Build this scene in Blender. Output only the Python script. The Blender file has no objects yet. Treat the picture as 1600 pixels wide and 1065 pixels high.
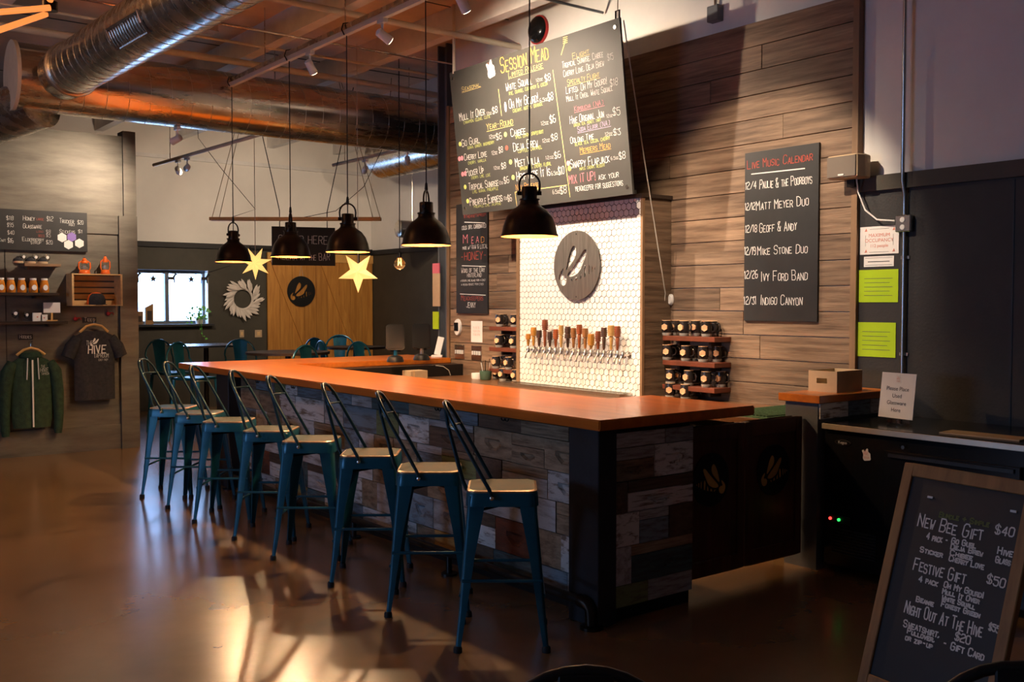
import bpy, bmesh, math, random
from mathutils import Vector, Matrix
random.seed(7)
sc = bpy.context.scene
COL = sc.collection
R = math.radians
PI = math.pi

# ------------------------------------------------------------------ camera
FPX, CX, CY, H = 1556.0, 800.0, 532.5, 1.65
PITCH = math.atan(58.5 / FPX)
YAW = math.atan(1197 / (FPX / math.cos(PITCH)))
_fw = Vector((math.sin(YAW), math.cos(YAW), 0)); _rt = Vector((math.cos(YAW), -math.sin(YAW), 0)); _up = Vector((0, 0, 1))
CF = _fw * math.cos(PITCH) - _up * math.sin(PITCH)
CU = _fw * math.sin(PITCH) + _up * math.cos(PITCH)
CAM = Vector((0, 0, H))
cd = bpy.data.cameras.new('camera'); cam = bpy.data.objects.new('camera', cd); COL.objects.link(cam)
cd.sensor_width = 36; cd.lens = 36 * FPX / 1600; cd.clip_start = 0.05; cd.clip_end = 200
m3 = Matrix((_rt, CU, -CF)).transposed()
cam.matrix_world = Matrix.Translation(CAM) @ m3.to_4x4()
sc.camera = cam
def ray(px, py): return CF + _rt * ((px - CX) / FPX) - CU * ((py - CY) / FPX)
def onz(px, py, z): r = ray(px, py); return CAM + r * ((z - H) / r.z)
def onx(px, py, x): r = ray(px, py); return CAM + r * (x / r.x)
def ony(px, py, y): r = ray(px, py); return CAM + r * (y / r.y)
def onw(px, py, w): return CAM + ray(px, py) * w

# ------------------------------------------------------------------ world, exposure, daylight
sc.view_settings.view_transform = 'Standard'; sc.view_settings.look = 'None'
sc.view_settings.gamma = 1; sc.view_settings.use_curve_mapping = False
sc.view_settings.exposure = 0.2
wd = bpy.data.worlds.new('overcast_sky'); sc.world = wd; wd.use_nodes = True
wd.node_tree.nodes['Background'].inputs[0].default_value = (0.33, 0.55, 1.0, 1)
wd.node_tree.nodes['Background'].inputs[1].default_value = 12.0

def light(name, kind, loc, power, color, parent=None, target=None, **kw):
    l = bpy.data.lights.new(name, kind); l.energy = power; l.color = color
    for k, v in kw.items(): setattr(l, k, v)
    o = bpy.data.objects.new(name, l); COL.objects.link(o); o.location = loc
    if target is not None:
        o.rotation_euler = (Vector(target) - Vector(loc)).to_track_quat('-Z', 'Y').to_euler()
    if parent: o.parent = parent
    return o
WARM = (1.0, 0.64, 0.33); SPOTC = (1.0, 0.79, 0.58); COOL = (0.55, 0.75, 1.0)
# daylight: the sky through the far window in view and through the side window whose glare shows on the laminated sheets and stools
for nm_, lc_, tg_, sx_, sy_ in (('window_left_offscreen', (-5.02, 5.55, 1.9), (0, 5.55, 1.9), 2.5, 1.0), ('window_far_portal', (5.215, 15.66, 1.75), (5.215, 10, 1.75), 1.2, .84)):
    po = light(nm_, 'AREA', lc_, 1, (1, 1, 1), target=tg_, shape='RECTANGLE', size=sx_, size_y=sy_); po.data.cycles.is_portal = True
# the part of the orange tube chandelier that the frame cuts off at the upper left
light('chandelier_offscreen', 'POINT', onw(-260, -70, 6.5), 40, (1.0, .46, .16), shadow_soft_size=.25)

# ------------------------------------------------------------------ materials
MATS = {}
def mat(name, col, rough=0.6, metal=0.0, var=0.0, scale=6.0, stretch=None, bump=0.0, bscale=40.0, col2=None, emit=None, estr=0.0,
        rand=0.0, spec=0.5, trans=0.0, alpha=1.0, ior=1.45, thr=None, rvar=0.0, coat=0.0):
    if name in MATS: return MATS[name]
    m = bpy.data.materials.new(name); m.use_nodes = True; MATS[name] = m
    nt = m.node_tree; N = nt.nodes; Lk = nt.links; b = N['Principled BSDF']
    c4 = (*col, 1)
    b.inputs['Base Color'].default_value = c4; b.inputs['Roughness'].default_value = rough; b.inputs['Metallic'].default_value = metal
    b.inputs['Specular IOR Level'].default_value = spec; b.inputs['IOR'].default_value = ior
    if trans: b.inputs['Transmission Weight'].default_value = trans
    if alpha < 1: b.inputs['Alpha'].default_value = alpha
    if coat: b.inputs['Coat Weight'].default_value = coat; b.inputs['Coat Roughness'].default_value = 0.12
    if emit: b.inputs['Emission Color'].default_value = (*emit, 1); b.inputs['Emission Strength'].default_value = estr
    if var or col2 or bump or rand or rvar:
        tc = N.new('ShaderNodeTexCoord'); mp = N.new('ShaderNodeMapping'); Lk.new(tc.outputs['Object'], mp.inputs[0])
        if stretch: mp.inputs['Scale'].default_value = stretch
        oi = N.new('ShaderNodeObjectInfo'); ad = N.new('ShaderNodeVectorMath'); ad.operation = 'ADD'
        sc3 = N.new('ShaderNodeVectorMath'); sc3.operation = 'SCALE'; cb = N.new('ShaderNodeCombineXYZ')
        for i in range(3): Lk.new(oi.outputs['Random'], cb.inputs[i])
        Lk.new(cb.outputs[0], sc3.inputs[0]); sc3.inputs['Scale'].default_value = 37.0
        Lk.new(mp.outputs[0], ad.inputs[0]); Lk.new(sc3.outputs[0], ad.inputs[1])
        nz = N.new('ShaderNodeTexNoise'); nz.inputs['Scale'].default_value = scale; nz.inputs['Detail'].default_value = 6; nz.inputs['Roughness'].default_value = 0.62
        Lk.new(ad.outputs[0], nz.inputs['Vector'])
        rp = N.new('ShaderNodeValToRGB'); Lk.new(nz.outputs[0], rp.inputs[0])
        d = col2 if col2 else tuple(max(0, c * (1 - var)) for c in col)
        e = col if col2 else tuple(min(1, c * (1 + var)) for c in col)
        lo, hi = thr if thr else (0.32, 0.68)
        rp.color_ramp.elements[0].position = lo; rp.color_ramp.elements[1].position = hi
        rp.color_ramp.elements[0].color = (*d, 1); rp.color_ramp.elements[1].color = (*e, 1)
        out = rp.outputs[0]
        if rand:
            hs = N.new('ShaderNodeHueSaturation'); mr = N.new('ShaderNodeMapRange'); Lk.new(oi.outputs['Random'], mr.inputs[0])
            mr.inputs[3].default_value = 1 - rand; mr.inputs[4].default_value = 1 + rand
            Lk.new(mr.outputs[0], hs.inputs['Value']); Lk.new(out, hs.inputs['Color']); out = hs.outputs[0]
        Lk.new(out, b.inputs['Base Color'])
        if rvar:
            mr2 = N.new('ShaderNodeMapRange'); Lk.new(nz.outputs[0], mr2.inputs[0])
            mr2.inputs[1].default_value = 0.3; mr2.inputs[2].default_value = 0.7
            mr2.inputs[3].default_value = max(0.02, rough - rvar); mr2.inputs[4].default_value = rough + rvar
            Lk.new(mr2.outputs[0], b.inputs['Roughness'])
        if bump:
            n2 = N.new('ShaderNodeTexNoise'); n2.inputs['Scale'].default_value = bscale; n2.inputs['Detail'].default_value = 4; Lk.new(ad.outputs[0], n2.inputs['Vector'])
            bp = N.new('ShaderNodeBump'); bp.inputs['Strength'].default_value = bump; bp.inputs['Distance'].default_value = 0.01
            Lk.new(n2.outputs[0], bp.inputs['Height']); Lk.new(bp.outputs[0], b.inputs['Normal'])
    return m
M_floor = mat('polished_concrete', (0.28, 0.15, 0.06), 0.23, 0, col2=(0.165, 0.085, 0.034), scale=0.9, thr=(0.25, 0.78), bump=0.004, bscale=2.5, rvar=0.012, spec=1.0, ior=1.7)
M_plank = mat('rustic_plank', (0.26, 0.168, 0.105), 0.62, 0, col2=(0.075, 0.042, 0.024), scale=3.0, stretch=(0.55, 0.55, 9), thr=(0.3, 0.66), bump=0.25, bscale=12, rand=0.28)
M_trimwood = mat('trim_wood', (0.20, 0.115, 0.06), 0.6, 0, var=0.35, scale=4, stretch=(1, 1, 0.2))
M_white = mat('painted_white_wall', (0.74, 0.71, 0.68), 0.8, 0, var=0.05, scale=2)
M_tan = mat('painted_cream_wall', (0.72, 0.68, 0.63), 0.85, 0, var=0.04, scale=2)
M_dark = mat('charcoal_paint', (0.02, 0.0185, 0.019), 0.6, 0, var=0.25, scale=3, bump=0.15, bscale=60)
M_darkwall = mat('charcoal_brown_wall', (0.05, 0.043, 0.03), 0.6, 0, var=0.15, scale=3, bump=0.1, bscale=50)
M_olive = mat('olive_wall', (0.05, 0.043, 0.03), 0.6, 0, var=0.15, scale=3, bump=0.1, bscale=50)
M_merch = mat('merch_wall_metallic', (0.135, 0.12, 0.098), 0.5, 0.3, var=0.3, scale=4, stretch=(0.4, 1, 2.2), bump=0.1, bscale=60)
M_ceil = mat('ceiling_deck', (0.60, 0.46, 0.33), 0.85, 0, var=0.18, scale=1.2)
M_beam = mat('beam_paint', (0.68, 0.66, 0.64), 0.75, 0, var=0.1, scale=4)
M_conduit = mat('conduit_cream', (0.60, 0.53, 0.42), 0.5, 0, var=0.1)
M_steel = mat('galvanised_duct', (0.62, 0.58, 0.52), 0.26, 1.0, var=0.14, scale=5, stretch=(0.3, 2, 2), rvar=0.1)
M_seam = mat('duct_seam', (0.75, 0.72, 0.66), 0.3, 1.0)
M_post = mat('grey_steel_post', (0.13, 0.14, 0.16), 0.45, 0.4, var=0.1)
M_bartop = mat('glossy_bar_wood', (0.68, 0.185, 0.016), 0.3, 0, col2=(0.46, 0.11, 0.01), scale=2.4, stretch=(7, 0.5, 7), thr=(0.28, 0.72), coat=0.25)
M_bartopx = mat('glossy_bar_wood_cross', (0.68, 0.185, 0.016), 0.3, 0, col2=(0.46, 0.11, 0.01), scale=2.4, stretch=(0.5, 7, 7), thr=(0.28, 0.72), coat=0.25)
M_counter = mat('dark_counter_wood', (0.16, 0.07, 0.03), 0.3, 0, var=0.35, scale=3, stretch=(6, 0.5, 6))
M_blackpost = mat('black_bar_post', (0.022, 0.022, 0.026), 0.5, 0, var=0.2, bump=0.1)
M_teal = mat('teal_enamel', (0.014, 0.13, 0.19), 0.32, 0.3, col2=(0.008, 0.08, 0.125), scale=5, thr=(0.3, 0.7), rvar=0.05)
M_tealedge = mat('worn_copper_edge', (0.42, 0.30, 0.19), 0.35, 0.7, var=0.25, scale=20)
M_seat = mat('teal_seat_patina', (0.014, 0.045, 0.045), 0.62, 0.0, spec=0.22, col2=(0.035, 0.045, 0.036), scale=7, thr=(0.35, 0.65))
M_tube = mat('dark_gunmetal_tube', (0.02, 0.055, 0.07), 0.28, 0.6, var=0.2)
M_bolt = mat('steel_bolt', (0.7, 0.68, 0.62), 0.25, 1)
M_rubber = mat('black_rubber', (0.012, 0.012, 0.012), 0.7)
M_gate = mat('gate_wood', (0.085, 0.026, 0.012), 0.38, 0, var=0.35, scale=4, stretch=(5, 5, 0.5))
M_black = mat('black_metal', (0.012, 0.011, 0.011), 0.42, 0.2, var=0.2)
M_gloss = mat('black_gloss', (0.008, 0.008, 0.009), 0.18, 0)
M_bronze = mat('dark_bronze_shade', (0.026, 0.017, 0.012), 0.33, 0.75, var=0.3, scale=9)
M_copper = mat('copper_shade_lining', (0.62, 0.20, 0.05), 0.4, 0.5, var=0.1)
M_bulb = mat('warm_bulb', (1, 0.8, 0.5), 0.4, emit=(1.0, 0.5, 0.17), estr=5)
M_tile = mat('white_hex_tile', (0.80, 0.77, 0.73), 0.22, 0, var=0.06, scale=8, rand=0.05)
M_grout = mat('dark_grout', (0.035, 0.03, 0.028), 0.8, 0, var=0.2)
M_metal = mat('brushed_steel', (0.55, 0.53, 0.50), 0.25, 1, var=0.1)
M_bee = mat('brushed_dark_steel', (0.20, 0.18, 0.16), 0.42, 0.6, var=0.25, scale=6, stretch=(9, 9, 0.6))
M_board = mat('chalkboard', (0.018, 0.018, 0.019), 0.5, 0, var=0.25, scale=3)
M_menu = mat('menu_chalkboard', (0.05, 0.048, 0.043), 0.55, 0, var=0.12, scale=2)
M_pine = mat('knotty_pine', (0.56, 0.26, 0.05), 0.55, 0, col2=(0.36, 0.14, 0.022), scale=2.5, stretch=(7, 7, 0.6), rand=0.12)
M_pinex = mat('pine_batten', (0.62, 0.33, 0.09), 0.55, 0, var=0.2, scale=3)
M_crate = mat('crate_pine', (0.62, 0.40, 0.18), 0.6, 0, var=0.18, scale=4, stretch=(1, 4, 4))
M_aframe = mat('oak_frame', (0.30, 0.15, 0.05), 0.55, 0, var=0.3, scale=5, stretch=(4, 4, 0.7))
M_paper = mat('paper_white', (0.78, 0.75, 0.72), 0.7, 0, var=0.03)
M_green = mat('lime_green_print', (0.42, 0.60, 0.03), 0.1, 0, var=0.05)
M_card = mat('cardboard', (0.46, 0.33, 0.20), 0.75, 0, var=0.1)
M_navy = mat('charcoal_knit', (0.022, 0.022, 0.027), 0.9, 0, var=0.3, scale=30, bump=0.3, bscale=90)
M_hood = mat('forest_green_fleece', (0.022, 0.05, 0.028), 0.9, 0, var=0.3, scale=20, bump=0.3, bscale=90)
M_hanger = mat('hanger_wood', (0.62, 0.36, 0.12), 0.5, 0, var=0.15)
M_orange = mat('orange_enamel', (0.75, 0.13, 0.015), 0.35, 0, var=0.1)
M_glass = mat('clear_glass', (0.95, 0.97, 0.97), 0.03, 0, trans=1.0, ior=1.45)
M_pane = mat('window_glass', (1, 1, 1), 0.05)
_n = M_pane.node_tree; _t = _n.nodes.new('ShaderNodeBsdfTransparent'); _m = _n.nodes.new('ShaderNodeMixShader'); _g = _n.nodes.new('ShaderNodeBsdfGlossy'); _g.inputs['Roughness'].default_value = 0.02
_m.inputs[0].default_value = 0.04; _n.links.new(_t.outputs[0], _m.inputs[1]); _n.links.new(_g.outputs[0], _m.inputs[2]); _n.links.new(_m.outputs[0], _n.nodes['Material Output'].inputs['Surface'])
M_honey = mat('amber_honey', (0.55, 0.19, 0.02), 0.15, 0, var=0.2, coat=0.5)
M_mug = mat('dark_stoneware', (0.022, 0.018, 0.018), 0.2, 0, var=0.3, scale=12)
M_mugbase = mat('grey_stoneware', (0.30, 0.28, 0.25), 0.4, 0, var=0.25, scale=18)
M_medal = mat('tan_medallion', (0.72, 0.42, 0.22), 0.5, 0, var=0.2, scale=30, rand=0.12)
M_shelf = mat('mahogany_shelf', (0.13, 0.035, 0.018), 0.4, 0, var=0.3, scale=4)
M_darkshelf = mat('espresso_shelf', (0.03, 0.018, 0.012), 0.5, 0, var=0.3)
M_star = mat('paper_star_glow', (0.95, 0.75, 0.38), 0.7, 0, emit=(1.0, 0.60, 0.17), estr=1.0, var=0.15, scale=14)
M_cord = mat('black_cord', (0.01, 0.01, 0.01), 0.6)
M_wire = mat('pale_wire', (0.5, 0.45, 0.38), 0.5, 0.3)
M_whitepl = mat('white_plastic', (0.75, 0.73, 0.70), 0.4)
M_rope = mat('hemp_rope', (0.22, 0.17, 0.09), 0.9, 0, var=0.2)
M_feather = mat('pale_feather', (0.66, 0.58, 0.51), 0.8, 0, var=0.12)
M_leaf = mat('green_leaf', (0.10, 0.32, 0.05), 0.4, 0, var=0.3, rand=0.25)
M_spotglow = mat('spot_lens', (1, 0.9, 0.75), 0.3, emit=(1.0, 0.80, 0.52), estr=9)
M_neon = mat('orange_tube_glow', (0.2, 0.05, 0.015), 0.4, emit=(1.0, 0.27, 0.06), estr=1.05)
M_red = mat('red_led', (0.8, 0.02, 0.02), 0.4, emit=(1, 0.04, 0.03), estr=3)
M_gled = mat('green_led', (0.02, 0.8, 0.1), 0.4, emit=(0.03, 1, 0.12), estr=2)
M_redpaint = mat('red_paint', (0.42, 0.02, 0.02), 0.5)
M_amberglass = mat('filament_bulb_glass', (1.0, 0.72, 0.38), 0.05, 0, trans=0.9, ior=1.1)
CH = {}
for n_, c_ in dict(white=(0.80, 0.79, 0.75), yellow=(0.78, 0.62, 0.22), green=(0.55, 0.62, 0.16), orange=(0.88, 0.42, 0.10), pink=(0.80, 0.25, 0.30),
                   purple=(0.50, 0.38, 0.60), red=(0.45, 0.085, 0.06), blue=(0.35, 0.55, 0.70), dim=(0.16, 0.19, 0.07), ink=(0.03, 0.03, 0.03), logo=(0.62, 0.22, 0.16)).items():
    CH[n_] = mat('chalk_' + n_, c_, 0.9)
HIVE = [mat('hive_paint_%d' % i, c, 0.8, 0, col2=w, scale=2.2, stretch=(1, 1.0, 2.4), thr=t, bump=0.35, bscale=12, rand=0.25) for i, (c, w, t) in enumerate([
    ((0.66, 0.62, 0.58), (0.20, 0.135, 0.09), (0.36, 0.50)), ((0.56, 0.53, 0.51), (0.24, 0.19, 0.16), (0.32, 0.56)), ((0.37, 0.26, 0.16), (0.13, 0.08, 0.045), (0.3, 0.62)),
    ((0.24, 0.29, 0.33), (0.13, 0.11, 0.10), (0.34, 0.56)), ((0.22, 0.25, 0.10), (0.14, 0.10, 0.05), (0.3, 0.52)), ((0.10, 0.15, 0.15), (0.07, 0.06, 0.05), (0.34, 0.6)),
    ((0.24, 0.07, 0.03), (0.10, 0.04, 0.025), (0.3, 0.6)), ((0.44, 0.26, 0.07), (0.20, 0.10, 0.04), (0.3, 0.6)), ((0.17, 0.105, 0.065), (0.07, 0.042, 0.028), (0.3, 0.65))])]

# ------------------------------------------------------------------ mesh helpers
class MB:
    def __init__(s): s.v = []; s.f = []
    def add(s, vs, fs):
        o = len(s.v); s.v += [tuple(v) for v in vs]; s.f += [tuple(i + o for i in f) for f in fs]; return s
    def box(s, x0, x1, y0, y1, z0, z1):
        return s.add([(x0, y0, z0), (x1, y0, z0), (x1, y1, z0), (x0, y1, z0), (x0, y0, z1), (x1, y0, z1), (x1, y1, z1), (x0, y1, z1)],
                     [(0, 3, 2, 1), (4, 5, 6, 7), (0, 1, 5, 4), (1, 2, 6, 5), (2, 3, 7, 6), (3, 0, 4, 7)])
    def tube(s, pts, r, n=8, cap=True, closed=False):
        pts = [Vector(p) for p in pts]; rs = r if isinstance(r, (list, tuple)) else [r] * len(pts)
        k = len(pts); rings = []; prev = None
        for i, p in enumerate(pts):
            if closed: t = pts[(i + 1) % k] - pts[i - 1]
            else: t = (pts[min(i + 1, k - 1)] - pts[max(i - 1, 0)])
            t.normalize()
            if prev is None:
                a = Vector((0, 0, 1)) if abs(t.z) < 0.9 else Vector((1, 0, 0)); u = t.cross(a).normalized()
            else: u = (prev - t * prev.dot(t)).normalized()
            prev = u; w = t.cross(u)
            rings.append([p + (u * math.cos(2 * PI * j / n) + w * math.sin(2 * PI * j / n)) * rs[i] for j in range(n)])
        vs = [v for rg in rings for v in rg]; fs = []
        for i in range(k if closed else k - 1):
            i2 = (i + 1) % k
            for j in range(n): fs.append((i * n + j, i * n + (j + 1) % n, i2 * n + (j + 1) % n, i2 * n + j))
        if cap and not closed: fs.append(tuple(range(n - 1, -1, -1))); fs.append(tuple((k - 1) * n + j for j in range(n)))
        return s.add(vs, fs)
    def lathe(s, prof, c=(0, 0, 0), n=24, axis='z', closed=False, caps=True):
        vs = []; fs = []; c = Vector(c)
        for r, h in prof:
            for j in range(n):
                a = 2 * PI * j / n; x, y = r * math.cos(a), r * math.sin(a)
                p = (x, y, h) if axis == 'z' else ((x, h, y) if axis == 'y' else (h, x, y))
                vs.append(c + Vector(p))
        k = len(prof)
        for i in range(k if closed else k - 1):
            i2 = (i + 1) % k
            for j in range(n): fs.append((i * n + j, i * n + (j + 1) % n, i2 * n + (j + 1) % n, i2 * n + j))
        if not closed and caps:
            if prof[0][0] > 1e-4: fs.append(tuple(range(n - 1, -1, -1)))
            if prof[-1][0] > 1e-4: fs.append(tuple((k - 1) * n + j for j in range(n)))
        return s.add(vs, fs)
    def prism(s, poly, d0, d1, fn):
        n = len(poly); vs = [fn(a, b, d0) for a, b in poly] + [fn(a, b, d1) for a, b in poly]
        fs = [tuple(range(n - 1, -1, -1)), tuple(range(n, 2 * n))] + [(i, (i + 1) % n, n + (i + 1) % n, n + i) for i in range(n)]
        return s.add(vs, fs)
    def mesh(s, name, bevel=0, seg=1):
        me = bpy.data.meshes.new(name); bm = bmesh.new(); vv = [bm.verts.new(v) for v in s.v]
        for f in s.f:
            try: bm.faces.new([vv[i] for i in f])
            except ValueError: pass
        bmesh.ops.remove_doubles(bm, verts=bm.verts, dist=1e-5)
        bmesh.ops.recalc_face_normals(bm, faces=bm.faces)
        if bevel: bmesh.ops.bevel(bm, geom=[e for e in bm.edges if e.is_manifold and e.calc_face_angle(0) > 0.5], offset=bevel, segments=seg, affect='EDGES', clamp_overlap=True)
        bm.to_mesh(me); bm.free(); return me
    def build(s, name, m, parent=None, smooth=False, bevel=0, seg=1, loc=None):
        me = s.mesh(name, bevel, seg); return link(name, me, m, parent, smooth, loc)
def link(name, me, m, parent=None, smooth=False, loc=None):
    if m and not me.materials: me.materials.append(m)
    if smooth:
        for p in me.polygons: p.use_smooth = True
        me.set_sharp_from_angle(angle=R(40))
    o = bpy.data.objects.new(name, me); COL.objects.link(o)
    if parent: o.parent = parent
    if loc: o.location = loc
    return o
def tag(o, label, cat=None, group=None):
    o['label'] = label
    if cat: o['category'] = cat
    if group: o['group'] = group
    return o
def thing(name, label, cat, loc=(0, 0, 0), rz=0.0, group=None, rot=None):
    o = bpy.data.objects.new(name, None); COL.objects.link(o); o.empty_display_size = 0.05
    o.location = loc; o.rotation_euler = rot if rot else (0, 0, rz); return tag(o, label, cat, group)
def struct(o): o['kind'] = 'structure'; return o
def copy_tree(o, parent=None):
    c = o.copy(); COL.objects.link(c)
    if parent: c.parent = parent
    for ch in o.children: copy_tree(ch, c)
    return c
def box(x0, x1, y0, y1, z0, z1): return MB().box(x0, x1, y0, y1, z0, z1)
WALLX = R(-90)     # local frame of a thing on the long wall: local x to the viewer's right, local y into the wall

# ------------------------------------------------------------------ chalk stroke lettering
G = {'A': '002640;1232', 'B': '0006364544330333424130 00', 'C': '4536160501103041', 'D': '00062645412000', 'E': '46060040;0333', 'F': '460600;0333',
     'G': '453616050110304143 23', 'H': '0006;4640;0343', 'I': '2026', 'J': '4641301001', 'K': '0006;460340', 'L': '060040', 'M': '0006234640', 'N': '00064046',
     'O': '16050110304145361 6', 'P': '00063645443303', 'Q': '1605011030414536 16;2240', 'R': '0006364544330323 40', 'S': '4536160504133342413010 01', 'T': '0646;2620',
     'U': '060110304146', 'V': '062046', 'W': '0610233046', 'X': '0046;0640', 'Y': '062346;2320', 'Z': '06460040', '0': '1605011030414536 16', '1': '152620',
     '2': '051636454402 0040', '3': '0546 2433424130 1001', '4': '30360242', '5': '460604344341301001', '6': '36160501103041433303', '7': '064610',
     '8': '13040516364544331302011030414233', '9': '43130405163645413010', '$': '453616050413334241301001;2720', '!': '2622;2120', '.': '2120', ',': '211 0',
     '-': '1333', '(': '3615113 0', ')': '1635311 0', '&': '4005163625011030 43', '/': '0046', "'": '2624', '#': '1016;3036;0242;0444', ':': '2524;2120', '+': '2521;0343', '*': '2521;0343'}
def _strokes(ch):
    s = G.get(ch, '').replace(' ', '')
    return [[(int(t[i]), int(t[i + 1])) for i in range(0, len(t) - 1, 2)] for t in s.split(';') if t]
def chalk(parent, text, x, z, size, color='white', y=-0.012, wd=None, smallcaps=True, under=False, width=None, jit=1.0, slant=0.0, name='chalk_lettering'):
    """text written on the local XZ plane of parent, left end x, base line z"""
    b = MB(); cx = x; wd = wd or min(.009, size * 0.062); adv = []
    rnd = random.Random(text)
    tot = 0
    for ch in text:
        k = 1.0 if (ch.isupper() or not ch.isalpha() or not smallcaps) else 0.72
        tot += {' ': 0.55, 'I': 0.42, '.': 0.4, ',': 0.4, '!': 0.4, "'": 0.3, '1': 0.5}.get(ch.upper(), 0.86) * k
    u = size; sx = 1.0
    if width: sx = width / max(1e-6, tot * size)
    for ch in text:
        k = 1.0 if (ch.isupper() or not ch.isalpha() or not smallcaps) else 0.72
        C = ch.upper(); a = {' ': 0.55, 'I': 0.42, '.': 0.4, ',': 0.4, '!': 0.4, "'": 0.3, '1': 0.5}.get(C, 0.86) * k * size * sx
        hh = size * k / 6; ww = size * k * 0.62 / 4 * sx; off = -ww * 1.2 if C in "I.,!'1" else 0
        dz = rnd.uniform(-.05, .05) * size * jit; dr = rnd.uniform(-.06, .06) * jit + slant
        for st in _strokes(C):
            pts = [(cx + off + p[0] * ww + p[1] * hh * dr, z + dz + p[1] * hh) for p in st]
            for (ax, az), (bx, bz) in zip(pts, pts[1:]):
                dx, dzz = bx - ax, bz - az; l = math.hypot(dx, dzz) or 1e-6; nx, nz = -dzz / l * wd / 2, dx / l * wd / 2; ex, ez = dx / l * wd * .3, dzz / l * wd * .3
                b.add([(ax + nx - ex, y, az + nz - ez), (ax - nx - ex, y, az - nz - ez), (bx - nx + ex, y, bz - nz + ez), (bx + nx + ex, y, bz + nz + ez)], [(0, 1, 2, 3)])
        cx += a
    if under:
        b.add([(x - .1 * size, y, z - .28 * size), (cx, y, z - .24 * size), (cx, y, z - .24 * size + wd), (x - .1 * size, y, z - .28 * size + wd)], [(0, 1, 2, 3)])
    return b.build(name, CH[color], parent)
def printed(parent, text, x, z, size, m, y=-0.004, align='CENTER', name='printed_text', shear=0.0):
    c = bpy.data.curves.new(name, 'FONT'); c.body = text; c.size = size; c.align_x = align; c.shear = shear
    t = bpy.data.objects.new(name, c); COL.objects.link(t)
    bpy.context.view_layer.update()
    me = bpy.data.meshes.new_from_object(t.evaluated_get(bpy.context.evaluated_depsgraph_get()))
    COL.objects.unlink(t); bpy.data.objects.remove(t)
    me.transform(Matrix.Translation((x, y, z)) @ Matrix.Rotation(PI / 2, 4, 'X'))
    me.materials.clear(); return link(name, me, m, parent)
def cutout(name, loops, thick, m, parent=None, y=0.0):
    """flat plate in the local XZ plane with holes"""
    c = bpy.data.curves.new(name, 'CURVE'); c.dimensions = '2D'; c.fill_mode = 'BOTH'; c.extrude = thick / 2
    for lp in loops:
        sp = c.splines.new('POLY'); sp.points.add(len(lp) - 1); sp.use_cyclic_u = True
        for p, q in zip(sp.points, lp): p.co = (q[0], q[1], 0, 1)
    t = bpy.data.objects.new(name, c); COL.objects.link(t); bpy.context.view_layer.update()
    me = bpy.data.meshes.new_from_object(t.evaluated_get(bpy.context.evaluated_depsgraph_get()))
    COL.objects.unlink(t); bpy.data.objects.remove(t)
    me.transform(Matrix.Translation((0, y, 0)) @ Matrix.Rotation(PI / 2, 4, 'X')); me.materials.clear()
    return link(name, me, m, parent)
def smoothloop(pts, it=2):
    for _ in range(it):
        q = []
        for i in range(len(pts)):
            a, b = pts[i], pts[(i + 1) % len(pts)]
            q += [(a[0] * .75 + b[0] * .25, a[1] * .75 + b[1] * .25), (a[0] * .25 + b[0] * .75, a[1] * .25 + b[1] * .75)]
        pts = q
    return pts
_bee = [[(405, 300), (432, 340), (430, 430), (370, 520), (312, 597), (330, 500), (355, 390), (385, 320)],
        [(545, 350), (546, 400), (502, 520), (472, 600), (405, 650), (345, 657), (326, 625), (400, 530), (480, 420), (512, 365)],
        [(295, 545), (282, 600), (268, 640), (302, 638), (326, 670), (320, 730), (290, 758), (255, 745), (236, 690), (234, 640), (255, 590)],
        [(372, 680), (392, 682), (398, 700), (390, 708)], [(442, 652), (447, 690), (420, 698), (424, 665)], [(490, 608), (491, 672), (474, 684), (476, 640)],
        [(523, 522), (536, 540), (537, 655), (521, 662), (514, 560)], [(570, 528), (580, 545), (580, 622), (570, 632)], [(603, 545), (612, 550), (611, 605), (603, 610)], [(632, 560), (640, 563), (639, 582), (632, 584)]]
def bee_loops(r, flip=1, rz=None):
    return [smoothloop([((x - 433) / 255 * r * flip, -(y - 530) / 388 * r) for x, y in lp], 2 if i < 3 else 0) for i, lp in enumerate(_bee)]
def disc_loop(r, n=48): return [(r * math.cos(2 * PI * i / n), r * math.sin(2 * PI * i / n)) for i in range(n)]

# ================================================================== THE ROOM
XW = 6.0
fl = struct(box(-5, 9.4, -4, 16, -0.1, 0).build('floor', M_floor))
ce = struct(box(-5, 9.4, -4, 16, 4.45, 4.6).build('ceiling', M_ceil))
for i, x in enumerate([-4.2, -3.0, -1.8, -0.6, 0.6, 1.8, 3.0, 4.2, 5.4, 6.9, 8.1]):
    box(x - .06, x + .06, -3.95, 15.5, 4.2, 4.4495).build('joist', M_beam, ce)
for y in (2.5, 5.2, 7.9, 10.6, 13.3): box(-4.9, 9.3, y - .004, y + .004, 4.443, 4.4495).build('deck_seam', M_darkwall, ce)
# long wall
wr = struct(MB().box(XW + .03, XW + .15, 3.95, 8.87, 0, 4.449).box(XW + .03, XW + .15, -4, 3.95, 2.5, 4.449).build('wall_right', M_white))
PH = 0.1785; rr = random.Random(3)
zz = 3.735
row = 0
while zz > 0.05:
    z0 = max(0.0, zz - PH)
    cuts = [3.985] + sorted(rr.uniform(4.5, 8.4) for _ in range(rr.choice([1, 2, 2]))) + [8.86]
    cuts = [c for i, c in enumerate(cuts) if i == 0 or c - cuts[i - 1] > .35]
    if cuts[-1] < 8.86: cuts[-1] = 8.86
    for a, b in zip(cuts, cuts[1:]):
        d = rr.uniform(0, .004)
        o = box(-.02 - d, .0298, -(b - a) / 2 + .0015, (b - a) / 2 - .0015, .0025, zz - z0 - .0025).build('plank', M_plank, wr, bevel=.002)
        o.location = (XW, (a + b) / 2, z0)
    zz = z0; row += 1
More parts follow.
